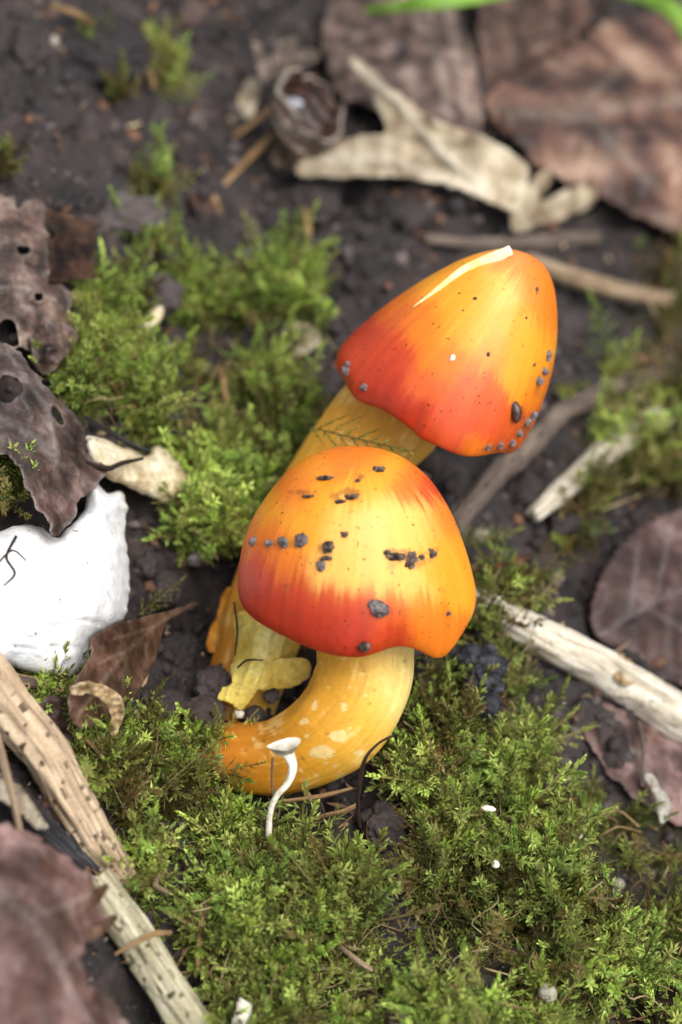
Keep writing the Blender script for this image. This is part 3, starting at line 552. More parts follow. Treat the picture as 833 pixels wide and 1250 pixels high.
for x, y, r in [(676, 440, 6), (671, 458, 5), (664, 468, 6), (657, 512, 7), (650, 522, 6), (640, 534, 5), (632, 545, 5), (618, 549, 5), (602, 552, 4)]:
    p = on_surf(V2, x, y, 7); rr = r*K*38; v, f = rockv((rr, rr*.8, rr*.7), 2, .6)
    tag(mk('grit_grain', view_rot(v)+p+NV*rr*.1, MAT['grit'], tris=f), 'pale grit grain clinging to the split cap rim near the brown seed', 'grit', 'grit grains on the split cap near the seed')
for x, y, r in [(416, 452, 6), (418, 440, 4), (438, 474, 5)]:
    p = on_surf(V2, x, y, 7); rr = r*K*38; v, f = rockv((rr, rr*.9, rr*.7), 2, .6)
    tag(mk('grit_grain', view_rot(v)+p+NV*rr*.1, MAT['grit'], tris=f), 'grit grain clinging to the split cap rim above its stem, at the deep red side', 'grit', 'grit grains on the split cap deep red side')
p = on_surf(V2, 549, 434); v, f = rockv((.05, .04, .03), 2, .4); tag(mk('white_grain', view_rot(v)+p, MAT['white'], tris=f), 'single white grain on the middle of the split mushroom cap', 'grit')
p = on_surf(V2, 633, 505); v, f = ico(3); v = v*np.array([.085, .18, .07]); v[:, 0] += .02*np.cos(v[:, 1]*12)
tag(mk('seed', view_rot(v@np.array([[math.cos(.2), -math.sin(.2), 0], [math.sin(.2), math.cos(.2), 0], [0, 0, 1]]).T)+p+NV*.03, MAT['seed'], tris=f), 'dark brown oval seed stuck on the split mushroom cap near its rim', 'seed')
for x, y, r in [(580, 360, 2.6), (660, 350, 3), (601, 428, 3), (647, 391, 2), (657, 449, 2.5)]:
    p = on_surf(V2, x, y); rr = r*K*38; v, f = rockv((rr, rr*.8, rr*.6), 1, .5)
    tag(mk('soil_speck', view_rot(v)+p, MAT['darkgrit'], tris=f), 'tiny dark speck on the smooth split mushroom cap', 'soil crumb', 'specks on the split cap')

# tiny pale dried fungus in front of the stem
b = at(328, 1022, 35.2); TF = root('tiny_fungus', b)
pts = np.array([at(328, 1022, 35.25), at(330, 992, 35.1), at(338, 972, 35.0), at(352, 955, 34.95), at(357, 935, 34.9), at(350, 915, 34.9)])
C = spline(pts, 40); V, q, t, _, _ = tube3(C, np.interp(np.linspace(0, 1, 40), [0, .3, .6, .85, 1], [3.5, 3.6, 4, 6.5, 9])*K*35, 14, .15, (4, 1), grooves=.12)
mk('stalk', V, MAT['white'], quads=q, tris=t, parent=TF)
px_ = np.array([326, 340, 356, 367, 364, 352, 336]); py_ = np.array([912, 905, 901, 903, 911, 917, 916])
th = np.linspace(0, 2*np.pi, 28, endpoint=False); rim = spline(np.stack([px_, py_], 1), 28, True)
top = at(rim[:, 0], rim[:, 1]-1, 34.75+.14*np.sin(th)); lo = at(350+(rim[:, 0]-350)*.5, 920+(rim[:, 1]-908)*.4, np.full(28, 34.85)); ctr_ = at(347, 907, 34.72)
Vc = np.vstack([top, lo, ctr_[None]]); ii = np.arange(28); jj = (ii+1) % 28
mk('cup', Vc, MAT['white'], quads=np.stack([ii, jj, jj+28, ii+28], 1), tris=np.stack([ii, jj, np.full(28, 56)], 1), parent=TF)
stick('strand', [(334, 972, 35.0), (332, 950, 34.98), (333, 925, 34.9)], [1.6, 1.3, 1.6], MAT['greytwig'], 8, parent=TF, depth=True)
tag(TF['obj'], 'tiny ivory dried fungus on a kinked stalk before the yellow stem', 'fungus')

# ------------------------------------------------------------------ stones and wood
def cracks(px, py):
    g = 0
    for y0, k, s in [(768, .10, 3), (782, .14, 5), (795, .1, 9), (750, .06, 12)]:
        yy = y0+.16*(px-60)+7*noise(px/22, px*0, s=s); g = g-.10*np.exp(-((py-yy)/2.0)**2)*sstep(-.3, .25, noise(px/35, py/60, s=s+40))+k*.25*sstep(-3, 3, py-yy)*-1
    return g+.35*np.exp(-(((px-125)/16)**2+((py-610)/22)**2))
tag(lump('white_stone', [(-70, 640), (-20, 650), (40, 640), (70, 655), (100, 625), (108, 598), (120, 590), (131, 602), (148, 600), (155, 620), (152, 650), (158, 690), (158, 720), (150, 755), (112, 782), (108, 808), (88, 826), (50, 822), (-10, 808), (-70, 800)],
         [(0, 700, .75), (80, 700, .9), (150, 700, .45), (80, 815, .35), (120, 600, .55), (-60, 700, .6)], .75, .9, MAT['chalk'], 3, 55, 1.5, amp=.07, sc=30, facet=.10, extra=cracks), 'bright white chalky stone half under the brown decayed leaf', 'stone')
tag(lump('wood_chip', [(106, 532), (150, 545), (178, 556), (190, 545), (205, 550), (215, 562), (232, 575), (236, 592), (226, 606), (208, 614), (180, 605), (150, 590), (128, 582), (110, 560)], [(110, 545, .9), (225, 595, .85), (150, 590, .8), (195, 550, .9)], .32, .9, MAT['chip'], 2.5, 28, 1.5, amp=.09, sc=13), 'pale yellowish wood chip lying between moss and white stone', 'wood chip')
b = stick('straw_stalk', [(-30, 815, .55), (10, 866, .55), (50, 920, .6), (90, 985, .6), (125, 1035, .55), (150, 1068, .4)], [32, 31, 30, 27, 25, 20], MAT['straw'], 26, 90, .10, 2, grooves=.10)
tag(b, 'thick pitted straw-coloured stalk slanting past the white stone', 'stalk')
tag(stick('straw_stalk', [(116, 1070, .5), (150, 1122, .7), (185, 1176, .8), (220, 1229, .85), (255, 1282, .85)], [19, 23, 24, 24, 22], MAT['strawg'], 26, 80, .12, 2, grooves=.10), 'broken-off grey-green lower piece of pale stalk under moss strands', 'stalk')
tag(stick('bark_strip', [(-10, 940, .5), (30, 985, .5), (70, 1030, .45), (110, 1065, .4)], [17, 17, 15, 11], MAT['bluebark'], 16, 60, .25, 2.5, flat=.6, grooves=.12), 'blackened bark strip beneath the pitted straw stalk', 'bark')
tag(lump('bark_flake', [(-10, 945), (20, 955), (45, 985), (60, 1010), (42, 1012), (15, 985), (-12, 970)], [(0, 950, 1.0), (55, 1008, .85)], .06, .1, MAT['straw'], 3, 10, 1.5), 'cream bark flake on the blackened strip', 'bark')
tag(stick('thin_stalk', [(-8, 880, 1.05), (6, 935, 1.1), (18, 985, 1.05), (26, 1025, .9)], [5, 5, 4.5, 4], MAT['tantwig'], 12, 40, .1), 'thin grey straw lying across the pitted stalk', 'stalk')
tag(stick('edge_stalk', [(-30, 815, .45), (30, 832, .4), (70, 838, .35), (100, 842, .3)], [8, 7, 6, 3], MAT['greytwig'], 12, 40, .15), 'flat grey straw along the lower edge of the white stone', 'stalk')
TW = tag(stick('fallen_twig', [(560, 722, .35), (600, 742, .5), (650, 772, .6), (700, 800, .6), (760, 830, .6), (800, 855, .6), (880, 905, .5)], [12, 17, 23, 25, 26, 28, 28], MAT['twig'], 26, 100, .12, 2, grooves=.05), 'thick pale lichen-spotted twig slanting below the maroon leaf', 'twig')
lump('bark_scale', [(742, 800), (756, 796), (770, 806), (778, 826), (768, 838), (752, 832)], [(760, 820, 1.0)], .04, .3, MAT['tanstrip'], 3, 6, 3, parent={'obj': TW, '_o': ORG[TW.name]})
tag(stick('fallen_twig', [(545, 650, .35), (590, 600, .5), (640, 548, .6), (690, 502, .6), (760, 470, .5), (815, 455, .4)], [16, 14, 14, 13, 13, 10], MAT['greytwig'], 18, 80, .12, 2), 'grey-brown twig running out from under the split mushroom cap', 'twig')
tag(stick('fallen_twig', [(650, 628, .35), (700, 585, .6), (750, 545, .7), (805, 512, .6)], [10, 14, 16, 15], MAT['twig'], 20, 70, .15, 2), 'short pale stripped twig in moss above the maroon leaf', 'twig')
tag(stick('fallen_twig', [(640, 318, .3), (690, 335, .55), (745, 352, .6), (818, 365, .5)], [9, 12, 12, 9], MAT['tantwig'], 18, 60, .12, 2), 'tan twig reaching out from by the split cap tip', 'twig')
tag(stick('fallen_twig', [(520, 292, .1), (600, 298, .1), (660, 296, .2), (730, 290, .15)], [6, 8, 11, 8], MAT['greytwig'], 16, 50, .15, 2), 'short grey twig lying near the split cap tip, behind the tan one', 'twig')

# ------------------------------------------------------------------ dead leaves
tag(sheet('dead_leaf', [(-60, 240), (5, 240), (18, 246), (22, 252), (38, 243), (55, 250), (58, 290), (66, 335), (90, 360), (86, 390), (94, 405), (85, 430), (60, 455), (40, 440), (20, 425), (-60, 440)],
      [(0, 260, .9), (55, 270, .9), (60, 340, 1.2), (20, 400, .9), (80, 410, .7), (-50, 320, 1.0), (60, 445, .4)], MAT['leafA'], 3, [[(22, 300), (36, 302), (34, 310), (24, 309)], [(42, 358), (52, 358), (50, 366), (43, 365)], [(0, 395), (16, 392), (24, 418), (14, 424), (0, 416)]],
      (.06, 20), .03, 3, veins=[([(-20, 352), (30, 350), (66, 366)], 2.2, .03)], edge=.7, curl=.1), 'decayed brown leaf with small holes beside the dark square flap', 'leaf')
tag(sheet('leaf_fragment', [(56, 250), (75, 260), (100, 267), (118, 268), (116, 300), (118, 340), (90, 342), (62, 344), (60, 300)], [(58, 260, 1.2), (118, 270, 1.55), (116, 338, 1.3), (62, 340, 1.35), (90, 300, 1.2)], MAT['leafD'], 3, [[(58, 276), (68, 276), (68, 288), (59, 288)]], (.03, 20), .025, 1.5, smooth=False, edge=.4), 'dark brown square leaf flap beside the decayed leaf with small holes', 'leaf')
tag(sheet('curled_leaf_edge', [(38, 405), (62, 392), (84, 396), (94, 412), (82, 432), (60, 456), (44, 450)], [(40, 410, .75), (80, 396, 1.15), (92, 412, 1.0), (60, 430, 1.25), (50, 452, .6)], MAT['leafA'], 3, (), (.08, 16), .03, 2, edge=.9, curl=.15), 'curled brown leaf scrap below the dark square flap', 'leaf')
LFB = tag(sheet('dead_leaf', [(-60, 415), (10, 422), (30, 440), (55, 470), (90, 505), (104, 522), (108, 550), (120, 565), (134, 572), (118, 592), (98, 612), (85, 640), (66, 658), (58, 636), (44, 620), (30, 590), (10, 555), (-60, 545)],
      [(0, 440, 1.5), (50, 500, 1.75), (100, 520, 1.4), (20, 530, 1.9), (60, 560, 1.8), (130, 572, 1.3), (66, 652, 1.75), (-50, 480, 1.4), (90, 600, 1.65)], MAT['leafB'], 3, [[(0, 460), (12, 458), (26, 466), (27, 478), (14, 490), (0, 488)], [(64, 496), (74, 506), (80, 518), (74, 518), (66, 508)], [(106, 548), (116, 552), (118, 560), (108, 556)]],
      (.07, 26), .03, 2.5, veins=[([(-20, 500), (40, 530), (76, 568)], 4, .06), ([(10, 430), (60, 500), (72, 565)], 3, .05), ([(40, 510), (20, 470)], 2, .03)], edge=.75, curl=.08), 'violet-brown decayed leaf with round holes draped over the white stone', 'leaf')
stick('leaf_stalk', [(105, 565, 1.5), (130, 572, 1.45), (150, 565, 1.5), (175, 560, 1.5)], [4, 3.5, 3, 2], MAT['darkroot'], 10, 30, .1, parent={'obj': LFB, '_o': ORG[LFB.name]})
tag(sheet('dead_leaf', [(246, 735), (225, 748), (205, 760), (196, 785), (185, 815), (172, 838), (155, 860), (130, 878), (105, 888), (88, 880), (84, 850), (100, 815), (110, 800), (112, 780), (128, 768), (160, 756), (200, 748), (225, 740)],
      [(242, 737, .75), (200, 755, 1.0), (150, 770, 1.45), (115, 785, 1.5), (190, 800, .85), (160, 850, .9), (90, 880, 1.1), (140, 815, 1.3)], MAT['leafC'], 3, (), (.035, 24), .028, 1.2,
      veins=[([(240, 738), (200, 756), (150, 800), (95, 875)], 3, .05), ([(190, 765), (140, 780)], 2, .02), ([(175, 785), (120, 810)], 2, .02), ([(178, 785), (180, 815)], 2, .02), ([(155, 803), (150, 850)], 2, .02)], edge=.3), 'pointed reddish-brown leaf leaning on the white stone', 'leaf')
tag(sheet('leaf_curl', [(86, 838), (105, 832), (130, 838), (148, 852), (152, 872), (142, 898), (134, 894), (136, 872), (126, 855), (108, 848), (90, 848)], [(88, 842, 1.55), (125, 845, 1.85), (148, 862, 1.75), (138, 894, 1.2)], MAT['tanstrip'], 2, (), (.06, 9), .02, 1.6, edge=.3, curl=.08), 'curled tan leaf strip hooked over the pointed brown leaf', 'leaf')
tag(sheet('dead_leaf', [(30, 880), (60, 850), (90, 858), (110, 870), (95, 900), (60, 905)], [(40, 880, .35), (90, 870, .6), (70, 900, .3)], MAT['leafM'], 3, (), (.05, 16), .03, 2, edge=.3), 'small purplish leaf scrap under the hooked tan strip', 'leaf')
BIGL = tag(sheet('dead_leaf', [(-90, 1000), (-20, 1003), (20, 1010), (60, 1030), (95, 1060), (118, 1080), (112, 1100), (128, 1112), (134, 1128), (112, 1140), (100, 1165), (110, 1200), (145, 1235), (165, 1330), (-90, 1330)],
      [(0, 1020, 2.0), (60, 1040, 2.1), (118, 1085, 1.8), (60, 1120, 2.7), (20, 1200, 3.0), (120, 1130, 1.7), (90, 1170, 2.2), (140, 1240, 1.8), (-60, 1100, 2.4), (60, 1300, 2.6)], MAT['leafP'], 4, (), (.10, 34), .03, 4,
      veins=[([(-30, 1060), (40, 1120), (110, 1250)], 5, .10), ([(40, 1120), (118, 1090)], 4, .06), ([(75, 1180), (110, 1150)], 4, .05)], edge=.3, curl=.1), 'large pinkish-brown wrinkled leaf overlapping the pitted straw stalks', 'leaf')
stick('leaf_tooth', [(90, 1110, 2.0), (112, 1098, 1.9), (130, 1082, 1.7)], [9, 10, 4], MAT['leafC'], 12, 20, .2, flat=.4, parent={'obj': BIGL, '_o': ORG[BIGL.name]})
stick('leaf_tooth', [(100, 1148, 1.9), (122, 1135, 1.75), (142, 1118, 1.5)], [8, 9, 4], MAT['leafC'], 12, 20, .2, flat=.4, parent={'obj': BIGL, '_o': ORG[BIGL.name]})
# background leaves
tag(sheet('dead_leaf', [(395, 25), (440, -30), (530, -30), (570, 40), (588, 120), (585, 160), (540, 165), (500, 150), (450, 130), (410, 110)], [(420, 60, .5), (500, 20, .7), (570, 100, .5), (520, 150, .8), (560, 30, .4)], MAT['leafA'], 5, (), (.10, 34), .03, 3,
      veins=[([(545, -10), (560, 80), (575, 150)], 4, .08), ([(520, -10), (548, 140)], 4, .06)], edge=.4), 'ribbed grey-brown leaf behind the folded tan leaf', 'leaf')
tag(sheet('dead_leaf', [(362, 200), (390, 178), (440, 165), (470, 160), (455, 120), (425, 72), (445, 78), (500, 125), (540, 150), (590, 165), (630, 190), (645, 205), (640, 235), (630, 258), (600, 248), (540, 225), (470, 215), (400, 216), (364, 215)],
      [(365, 208, .8), (440, 190, 1.0), (430, 76, 1.4), (500, 130, 1.5), (530, 190, 1.0), (640, 205, 1.5), (632, 255, 1.2), (560, 170, 1.6), (590, 225, .9), (470, 212, .7)], MAT['leafT'], 4, (), (.07, 30), .035, 2,
      veins=[([(430, 76), (490, 130), (540, 190), (600, 235)], 6, .14), ([(400, 195), (480, 195), (600, 240)], 5, .06)], edge=.2, curl=.1), 'folded tan dead leaf with a raised ridge behind the brown husk', 'leaf')
tag(sheet('leaf_scrap', [(628, 240), (645, 225), (668, 205), (672, 220), (660, 245), (690, 232), (722, 225), (728, 245), (700, 262), (660, 275), (632, 285), (622, 262)], [(640, 250, 1.0), (670, 210, 1.3), (720, 230, .9), (630, 282, .6)], MAT['leafT'], 4, (), (.08, 18), .03, 2), 'ragged tan leaf scraps at the end of the folded leaf', 'leaf')
tag(sheet('dead_leaf', [(592, 130), (610, 100), (650, 80), (690, 60), (740, 30), (800, 15), (920, 0), (920, 290), (830, 285), (770, 260), (720, 235), (680, 215), (650, 195), (615, 165)],
      [(600, 130, .5), (680, 90, 1.0), (800, 40, 1.1), (880, 120, 1.3), (760, 150, 1.7), (680, 200, .8), (800, 250, .9), (880, 270, .7), (640, 150, .9)], MAT['leafR'], 5, (), (.14, 46), .035, 4, veins=[([(600, 135), (700, 140), (900, 110)], 7, .10), ([(700, 140), (780, 60)], 5, .06), ([(720, 140), (800, 230)], 5, .06)], edge=.2), 'big rusty-brown leaf beyond the folded tan leaf', 'leaf')
tag(sheet('dead_leaf', [(585, 20), (600, -40), (740, -40), (720, 30), (680, 62), (620, 95), (595, 120)], [(600, 50, .5), (700, 0, .8), (640, 70, .3)], MAT['leafC'], 5, (), (.1, 34), .03, 3), 'dark reddish leaf partly under the big rusty leaf', 'leaf')
pl = []
for a in np.linspace(0, 1, 22): pl.append((725+8*math.sin(a*3.1)*0-(0 if a < 0 else 0), 0))
edge_ = [(920, 615), (840, 622), (815, 630), (790, 642), (765, 662), (748, 682), (735, 705), (726, 730), (722, 755), (728, 775), (745, 790), (780, 805), (820, 835), (920, 850)]
tooth = []
for k, (x, y) in enumerate(spline(edge_, 60)): tooth.append((x-(4 if k % 2 else 0), y-(3 if k % 2 else 0)))
tag(sheet('dead_leaf', tooth, [(820, 640, .9), (740, 700, .8), (725, 760, .35), (780, 720, .9), (780, 790, .3), (830, 760, .5), (900, 640, 1.2), (900, 820, .3)], MAT['leafM'], 4, (), (.05, 40), .03, .8, smooth=False,
      veins=[([(735, 775), (800, 735), (900, 690)], 4, .05), ([(770, 755), (780, 660)], 3, .02), ([(800, 737), (820, 640)], 3, .02), ([(790, 742), (870, 790)], 3, .02)], edge=.35), 'rounded maroon leaf with toothed margin above the thick pale twig', 'leaf')
tag(sheet('dead_leaf', [(705, 870), (735, 855), (790, 880), (850, 890), (900, 960), (850, 1010), (790, 985), (740, 940)], [(720, 870, .15), (800, 900, .3), (850, 990, .3), (760, 950, .2)], MAT['leafP'], 4, (), (.09, 30), .03, 3), 'pinkish leaf scrap half buried in moss below the thick twig', 'leaf')
tag(sheet('leaf_scrap', [(786, 948), (798, 945), (806, 962), (818, 975), (816, 1000), (806, 1005), (800, 975)], [(795, 950, .75), (812, 1000, .6)], MAT['twig'], 3, (), (.05, 12), .03, 1.5), 'cream curled flake on the moss below the thick twig', 'leaf')
tag(sheet('leaf_scrap', [(345, 402), (362, 394), (385, 400), (392, 415), (378, 430), (355, 434), (344, 420)], [(350, 410, .55), (390, 410, .75), (365, 430, .5)], MAT['leafT'], 3, (), (.05, 16), .03, 1.5, edge=.3), 'small tan leaf scrap sitting in the upper moss', 'leaf')
tag(sheet('leaf_scrap', [(290, 120), (305, 95), (318, 105), (312, 135), (300, 145)], [(300, 120, .7)], MAT['leafT'], 3, (), (.05, 14), .03, 1.5), 'small tan leaf scrap beside the frayed tips of the brown husk', 'leaf')
tag(sheet('leaf_scrap', [(800, 1210), (833, 1205), (880, 1220), (880, 1270), (805, 1262)], [(810, 1220, .6), (860, 1250, .6)], MAT['leafD'], 4, (), (.08, 18), .03, 2), 'dark brown leaf scrap on the far margin of the bright moss bank', 'leaf')
tag(sheet('leaf_scrap', [(240, 190), (262, 150), (285, 165), (290, 210), (270, 250), (245, 262), (232, 235)], [(250, 180, .3), (275, 230, .35)], MAT['leafC'], 4, (), (.07, 22), .03, 2), 'rust-brown leaf scrap in the shade of the husk stalk', 'leaf')

# the husk: a dead leaf rolled into a cup
hc = G(384, 126, 2.0); HK = root('husk', G(330, 190, .4))
hax = RT*.60+UP*.34+NV*.62; hax = hax/np.linalg.norm(hax); tip = G(338, 196, .7)
def husk_surf(sc=1., off=0.):
    n, m = 96, 60; th = np.linspace(0, 2*np.pi, n, endpoint=False); s_ = np.linspace(0, 1, m); T, Q = np.meshgrid(th, s_)
    e1 = UP-(UP@hax)*hax; e1 /= np.linalg.norm(e1); e2 = np.cross(hax, e1)
    cen = tip+(hc-tip)*Q[..., None]; rad = (.70*(.22+.78*sstep(-.1, .8, Q)))*sc
    pleat = 1+.025*np.sin(T*9+3*Q)+.12*noise(np.cos(T)*2, np.sin(T)*2, Q*3, s=91)+.045*np.sin(Q*34+1.5*np.cos(T))
    rad = rad*pleat; lip = .12*noise(np.cos(T)*4, np.sin(T)*4, s=92)*sstep(.8, 1, Q)
    return cen+(e1*np.cos(T)[..., None]*.98+e2*np.sin(T)[..., None])*rad[..., None]+hax*(lip[..., None]+off), n, m
o_, n, m = husk_surf(); i_, _, _ = husk_surf(.9, -.0)
j, i = np.meshgrid(np.arange(m-1), np.arange(n), indexing='ij'); a = (j*n+i).ravel(); b2 = (j*n+(i+1) % n).ravel(); qq = np.stack([a, b2, b2+n, a+n], 1)
tint = np.zeros((m, n)); tint[-3:] = .9; tint += .5*np.clip(np.sin(np.linspace(0, 1, m)*34)[:, None]+1.5*0, 0, 1)**3*np.ones((1, n))
lipq = np.stack([(m-1)*n+np.arange(n), (m-1)*n+(np.arange(n)+1) % n, m*n+(m-1)*n+(np.arange(n)+1) % n, m*n+(m-1)*n+np.arange(n)], 1)
mk('outer_wall', np.vstack([o_.reshape(-1, 3), i_[-1].reshape(-1, 3)]), MAT['husk'], quads=np.vstack([qq, np.stack([(m-1)*n+np.arange(n), (m-1)*n+(np.arange(n)+1) % n, m*n+(np.arange(n)+1) % n, m*n+np.arange(n)], 1)]), parent=HK, attrs={'tint': np.concatenate([np.clip(tint, 0, 1).ravel(), np.ones(n)*.8])})
mk('inner_wall', i_.reshape(-1, 3), MAT['huskin'], quads=qq[:, ::-1], parent=HK)
v, f = rockv((.16, .10, .05), 3, .4, rot=False); mk('pale_patch', view_rot(v)+hc-hax*.25+UP*.12-RT*.22, MAT['palesmooth'], tris=f, parent=HK)  # the patch is a small smooth pale blue-grey lump inside the cup
stick('stalk', [(335, 165, .9), (302, 195, .7), (275, 225, .5), (262, 245, .35), (268, 262, .2)], [7, 4.5, 4, 6, 5], MAT['root'], 12, 40, .15, parent=HK)
stick('stalk', [(335, 130, 1.1), (310, 150, .9), (286, 168, .6)], [5, 3.5, 3], MAT['root'], 10, 30, .15, parent=HK)
for pp, ll in [([(312, 70), (308, 48), (322, 60), (330, 78), (340, 95), (322, 100)], [(310, 52, 1.6), (335, 95, 1.8)]), ([(332, 95), (335, 62), (352, 45), (362, 48), (356, 72), (345, 95)], [(355, 50, 1.7), (338, 92, 1.9)]), ([(365, 62), (380, 58), (392, 70), (375, 80), (355, 82)], [(380, 62, 1.8), (360, 80, 2.0)])]:
    sheet('frayed_tip', pp, ll, MAT['husk'], 3, (), (.04, 12), .03, 1.5, edge=.7, parent=HK)
tag(HK['obj'], 'brown dead leaf rolled into a ribbed cup with a thin stalk', 'husk')

# grass blades
def blade(pts, w, label):
    P = np.asarray(pts, float); C = spline(G(P[:, 0], P[:, 1], P[:, 2]), 40); ww = np.interp(np.linspace(0, 1, 40), np.linspace(0, 1, len(w)), w)
    V, q, t, _, _ = tube3(C, ww*K*44, 10, .02, (1, 1), flat=.15); tag(mk('grass_blade', V, MAT['grass'], quads=q, tris=t), label, 'grass')
blade([(440, 14, .5), (500, 6, 1.6), (560, 0, 2.2), (640, -14, 2.4), (720, -30, 1.0)], [4, 9, 10, 8, 3], 'green grass blade above the folded tan leaf')
blade([(690, -30, .8), (760, -12, 2.0), (800, 0, 2.6), (830, 22, 2.8), (850, 60, 2.6), (870, 110, 1.2)], [4, 10, 13, 13, 10, 3], 'arching green grass blade over the big rusty leaf')

# ------------------------------------------------------------------ roots, clods, scraps
tag(stick('wiry_root', [(62, 8, .6), (90, 16, .8), (112, 30, .7), (118, 48, .5)], [3.5, 4.5, 4.5, 3], MAT['root'], 10, 40, .15), 'wiry tan root arching above the small moss tuft', 'root')
tag(stick('wiry_root', [(142, 55, .5), (148, 70, .7), (170, 80, .8), (182, 90, .7), (188, 108, .5)], [3, 4, 3.5, 4.5, 3.5], MAT['root'], 10, 40, .2), 'kinked tan root on bare dark soil', 'root')
for pts, rad, m, lab in [
    ([(104, 900, .5), (122, 920, .6), (138, 945, .6), (150, 966, .4)], [3.5, 3.5, 3, 2.5], 'root', 'short tan rootlet below the pointed brown leaf'),
    ([(408, 1150, .6), (425, 1163, .75), (440, 1175, .8), (455, 1184, .7)], [2, 3, 3.5, 2.5], 'tantwig', 'pale straw bit in the feathery moss'),
    ([(365, 1005, .3), (395, 996, .5), (420, 990, .6), (437, 982, .5)], [2.5, 3, 3, 2.5], 'root', 'tan rootlet lying below the curved stem'),
    ([(482, 897, 2.05), (463, 907, 2.35), (447, 925, 2.2), (440, 950, 1.6), (437, 985, .9), (440, 1012, .5)], [1.4, 1.8, 2.3, 3, 2.4, 1.8], 'darkroot', 'dark root hanging along the edge of the curved stem'),
    ([(375, 968, .5), (385, 985, .45), (376, 1005, .3)], [3.5, 3, 2], 'root', 'pale root hair under the curved stem foot'),
    ([(345, 978, .6), (390, 972, .75), (430, 962, .8)], [2, 3.2, 2], 'root', 'thin tan root along the underside of the curved stem'),
    ([(570, 698, .8), (610, 690, .9), (648, 680, .7)], [2, 2.2, 1.5], 'seed', 'thin reddish stem beside the crumb-strewn cap'),
    ([(140, 1165, .9), (165, 1150, 1.1), (190, 1140, 1.1), (208, 1138, .9)], [2, 3.5, 4, 3], 'root', 'tan straw lying across the lower stalk piece'),
    ([(225, 1090, .5), (228, 1065, .6), (222, 1050, .5)], [3, 3, 2], 'darkroot', 'short dark rootlet in the feathery moss gap'),
    ([(240, 1180, .7), (246, 1120, .8), (258, 1095, .7), (275, 1090, .5)], [3, 3.5, 3, 2], 'root', 'dead brown moss stem upright in the feathery moss'),
    ([(372, 255, .3), (376, 280, .4), (378, 305, .3)], [3, 5, 3], 'root', 'small tan bud scale on dark soil'),
    ([(268, 450, .5), (272, 470, .6), (276, 490, .5)], [3, 5, 3], 'root', 'tan scale in the upper moss'),
    ([(20, 655, 2.2), (8, 680, 2.2), (18, 700, 2.1), (5, 715, 2.0)], [2, 2, 1.8, 1.2], 'darkroot', 'fine dark rootlet on the white stone'),
    ([(-5, 690, 2.15), (15, 672, 2.2), (32, 684, 2.15)], [1.6, 1.6, 1], 'darkroot', 'fine forked rootlet on the white stone near its moss'),
    ([(290, 815, 1.75), (302, 806, 1.85), (322, 806, 1.8)], [1.1, 1.3, .7], 'darkroot', 'black thread across the torn yellow stem'),
    ([(286, 735, 1.6), (290, 768, 2.0), (287, 800, 1.7)], [1.2, 1.5, .9], 'darkroot', 'dark thread down the torn yellow stem'),
    ([(780, 880, .6), (786, 920, .7), (784, 960, .5)], [3, 3, 2], 'greytwig', 'thin dark stem standing before the thick twig'),
    ([(105, 510, 1.2), (135, 528, 1.0), (165, 545, .8), (195, 556, .6)], [3, 3, 3, 2], 'bluebark', 'dark green-grey needle between moss and wood chip'),
]:
    tag(stick('rootlet' if 'root' in lab else 'plant_bit', pts, rad, MAT[m], 9, 34, .2, 4), lab, 'root' if 'root' in lab else 'plant debris')
def clod(px, py, r, lift, mat, label, e=(1, .9, .8), col=None, name='soil_clod', amp=.45, sub=3, cat='soil clod', group=None):
    c = G(px, py, lift); rr = r*K*40; v, f = rockv((rr*e[0], rr*e[1], rr*e[2]), 4 if r > 24 else sub, amp*.7, fq=1.7)
    tag(mk(name, v+c, MAT[mat], tris=f, col=None if col is None else np.tile(np.array(lin(col))*.55, (len(v), 1))), label, cat, group)
clod(197, 360, 28, .65, 'crumb', 'round grey soil clod between the two lobes of upper moss', col=(92, 82, 82))
clod(206, 312, 18, .5, 'crumb', 'smaller soil clod above the round grey one', col=(88, 78, 78))
clod(188, 388, 20, 1.05, 'chip', 'cream shell chip on the round grey soil clod', (1, .45, .4), name='shell_chip', amp=.15, cat='shell')
clod(334, 598, 17, .75, 'grit', 'grey crumbly clod touching the crumb-strewn mushroom cap', (.95, 1, .8))
clod(238, 682, 9, .45, 'grit', 'grey pebble at the foot of the moss by the crumb-strewn cap', name='pebble', cat='pebble')
clod(150, 265, 38, .25, 'crumb', 'pale grey lumpy clod beside the dark square leaf flap', (.8, 1.2, .7), (104, 94, 92), amp=.6)
clod(105, 60, 60, .1, 'crumb', 'broad dark soil lump under the wiry roots', (1.4, 1, .5), (50, 44, 46), amp=.6)
clod(235, 20, 26, .3, 'crumb', 'brown soil lump beside the thin moss strand', (1, .8, .7), (104, 84, 78), amp=.5)
clod(590, 815, 30, .75, 'bluebark', 'black crumbly clod beside the crumb-strewn cap drooping flap', (1, .9, .6), amp=.7, name='black_clod')
clod(595, 862, 17, .85, 'bluebark', 'smaller black clod just below the larger black one', (1, .9, .7), amp=.6, name='black_clod')
clod(262, 835, 26, .75, 'crumb', 'brown-grey soil clod stuck to the torn yellow stem', (.8, 1.1, .6), (90, 78, 76), amp=.6)
clod(250, 868, 22, .6, 'crumb', 'brown soil clod above the foot of the curved stem', (1.1, .8, .6), (84, 70, 66), amp=.6)
clod(310, 874, 14, .5, 'crumb', 'small soil clod in the hollow between the two stems', (1, .8, .7), (96, 86, 84), amp=.5)
clod(332, 850, 10, .55, 'grit', 'pale grit lump in the hollow between the two stems', (1, .9, .7), amp=.4, name='grit_lump', cat='grit')
clod(292, 871, 6, .75, 'white', 'white grit grain at the torn stem foot', amp=.3, sub=2, name='white_grain', cat='grit')
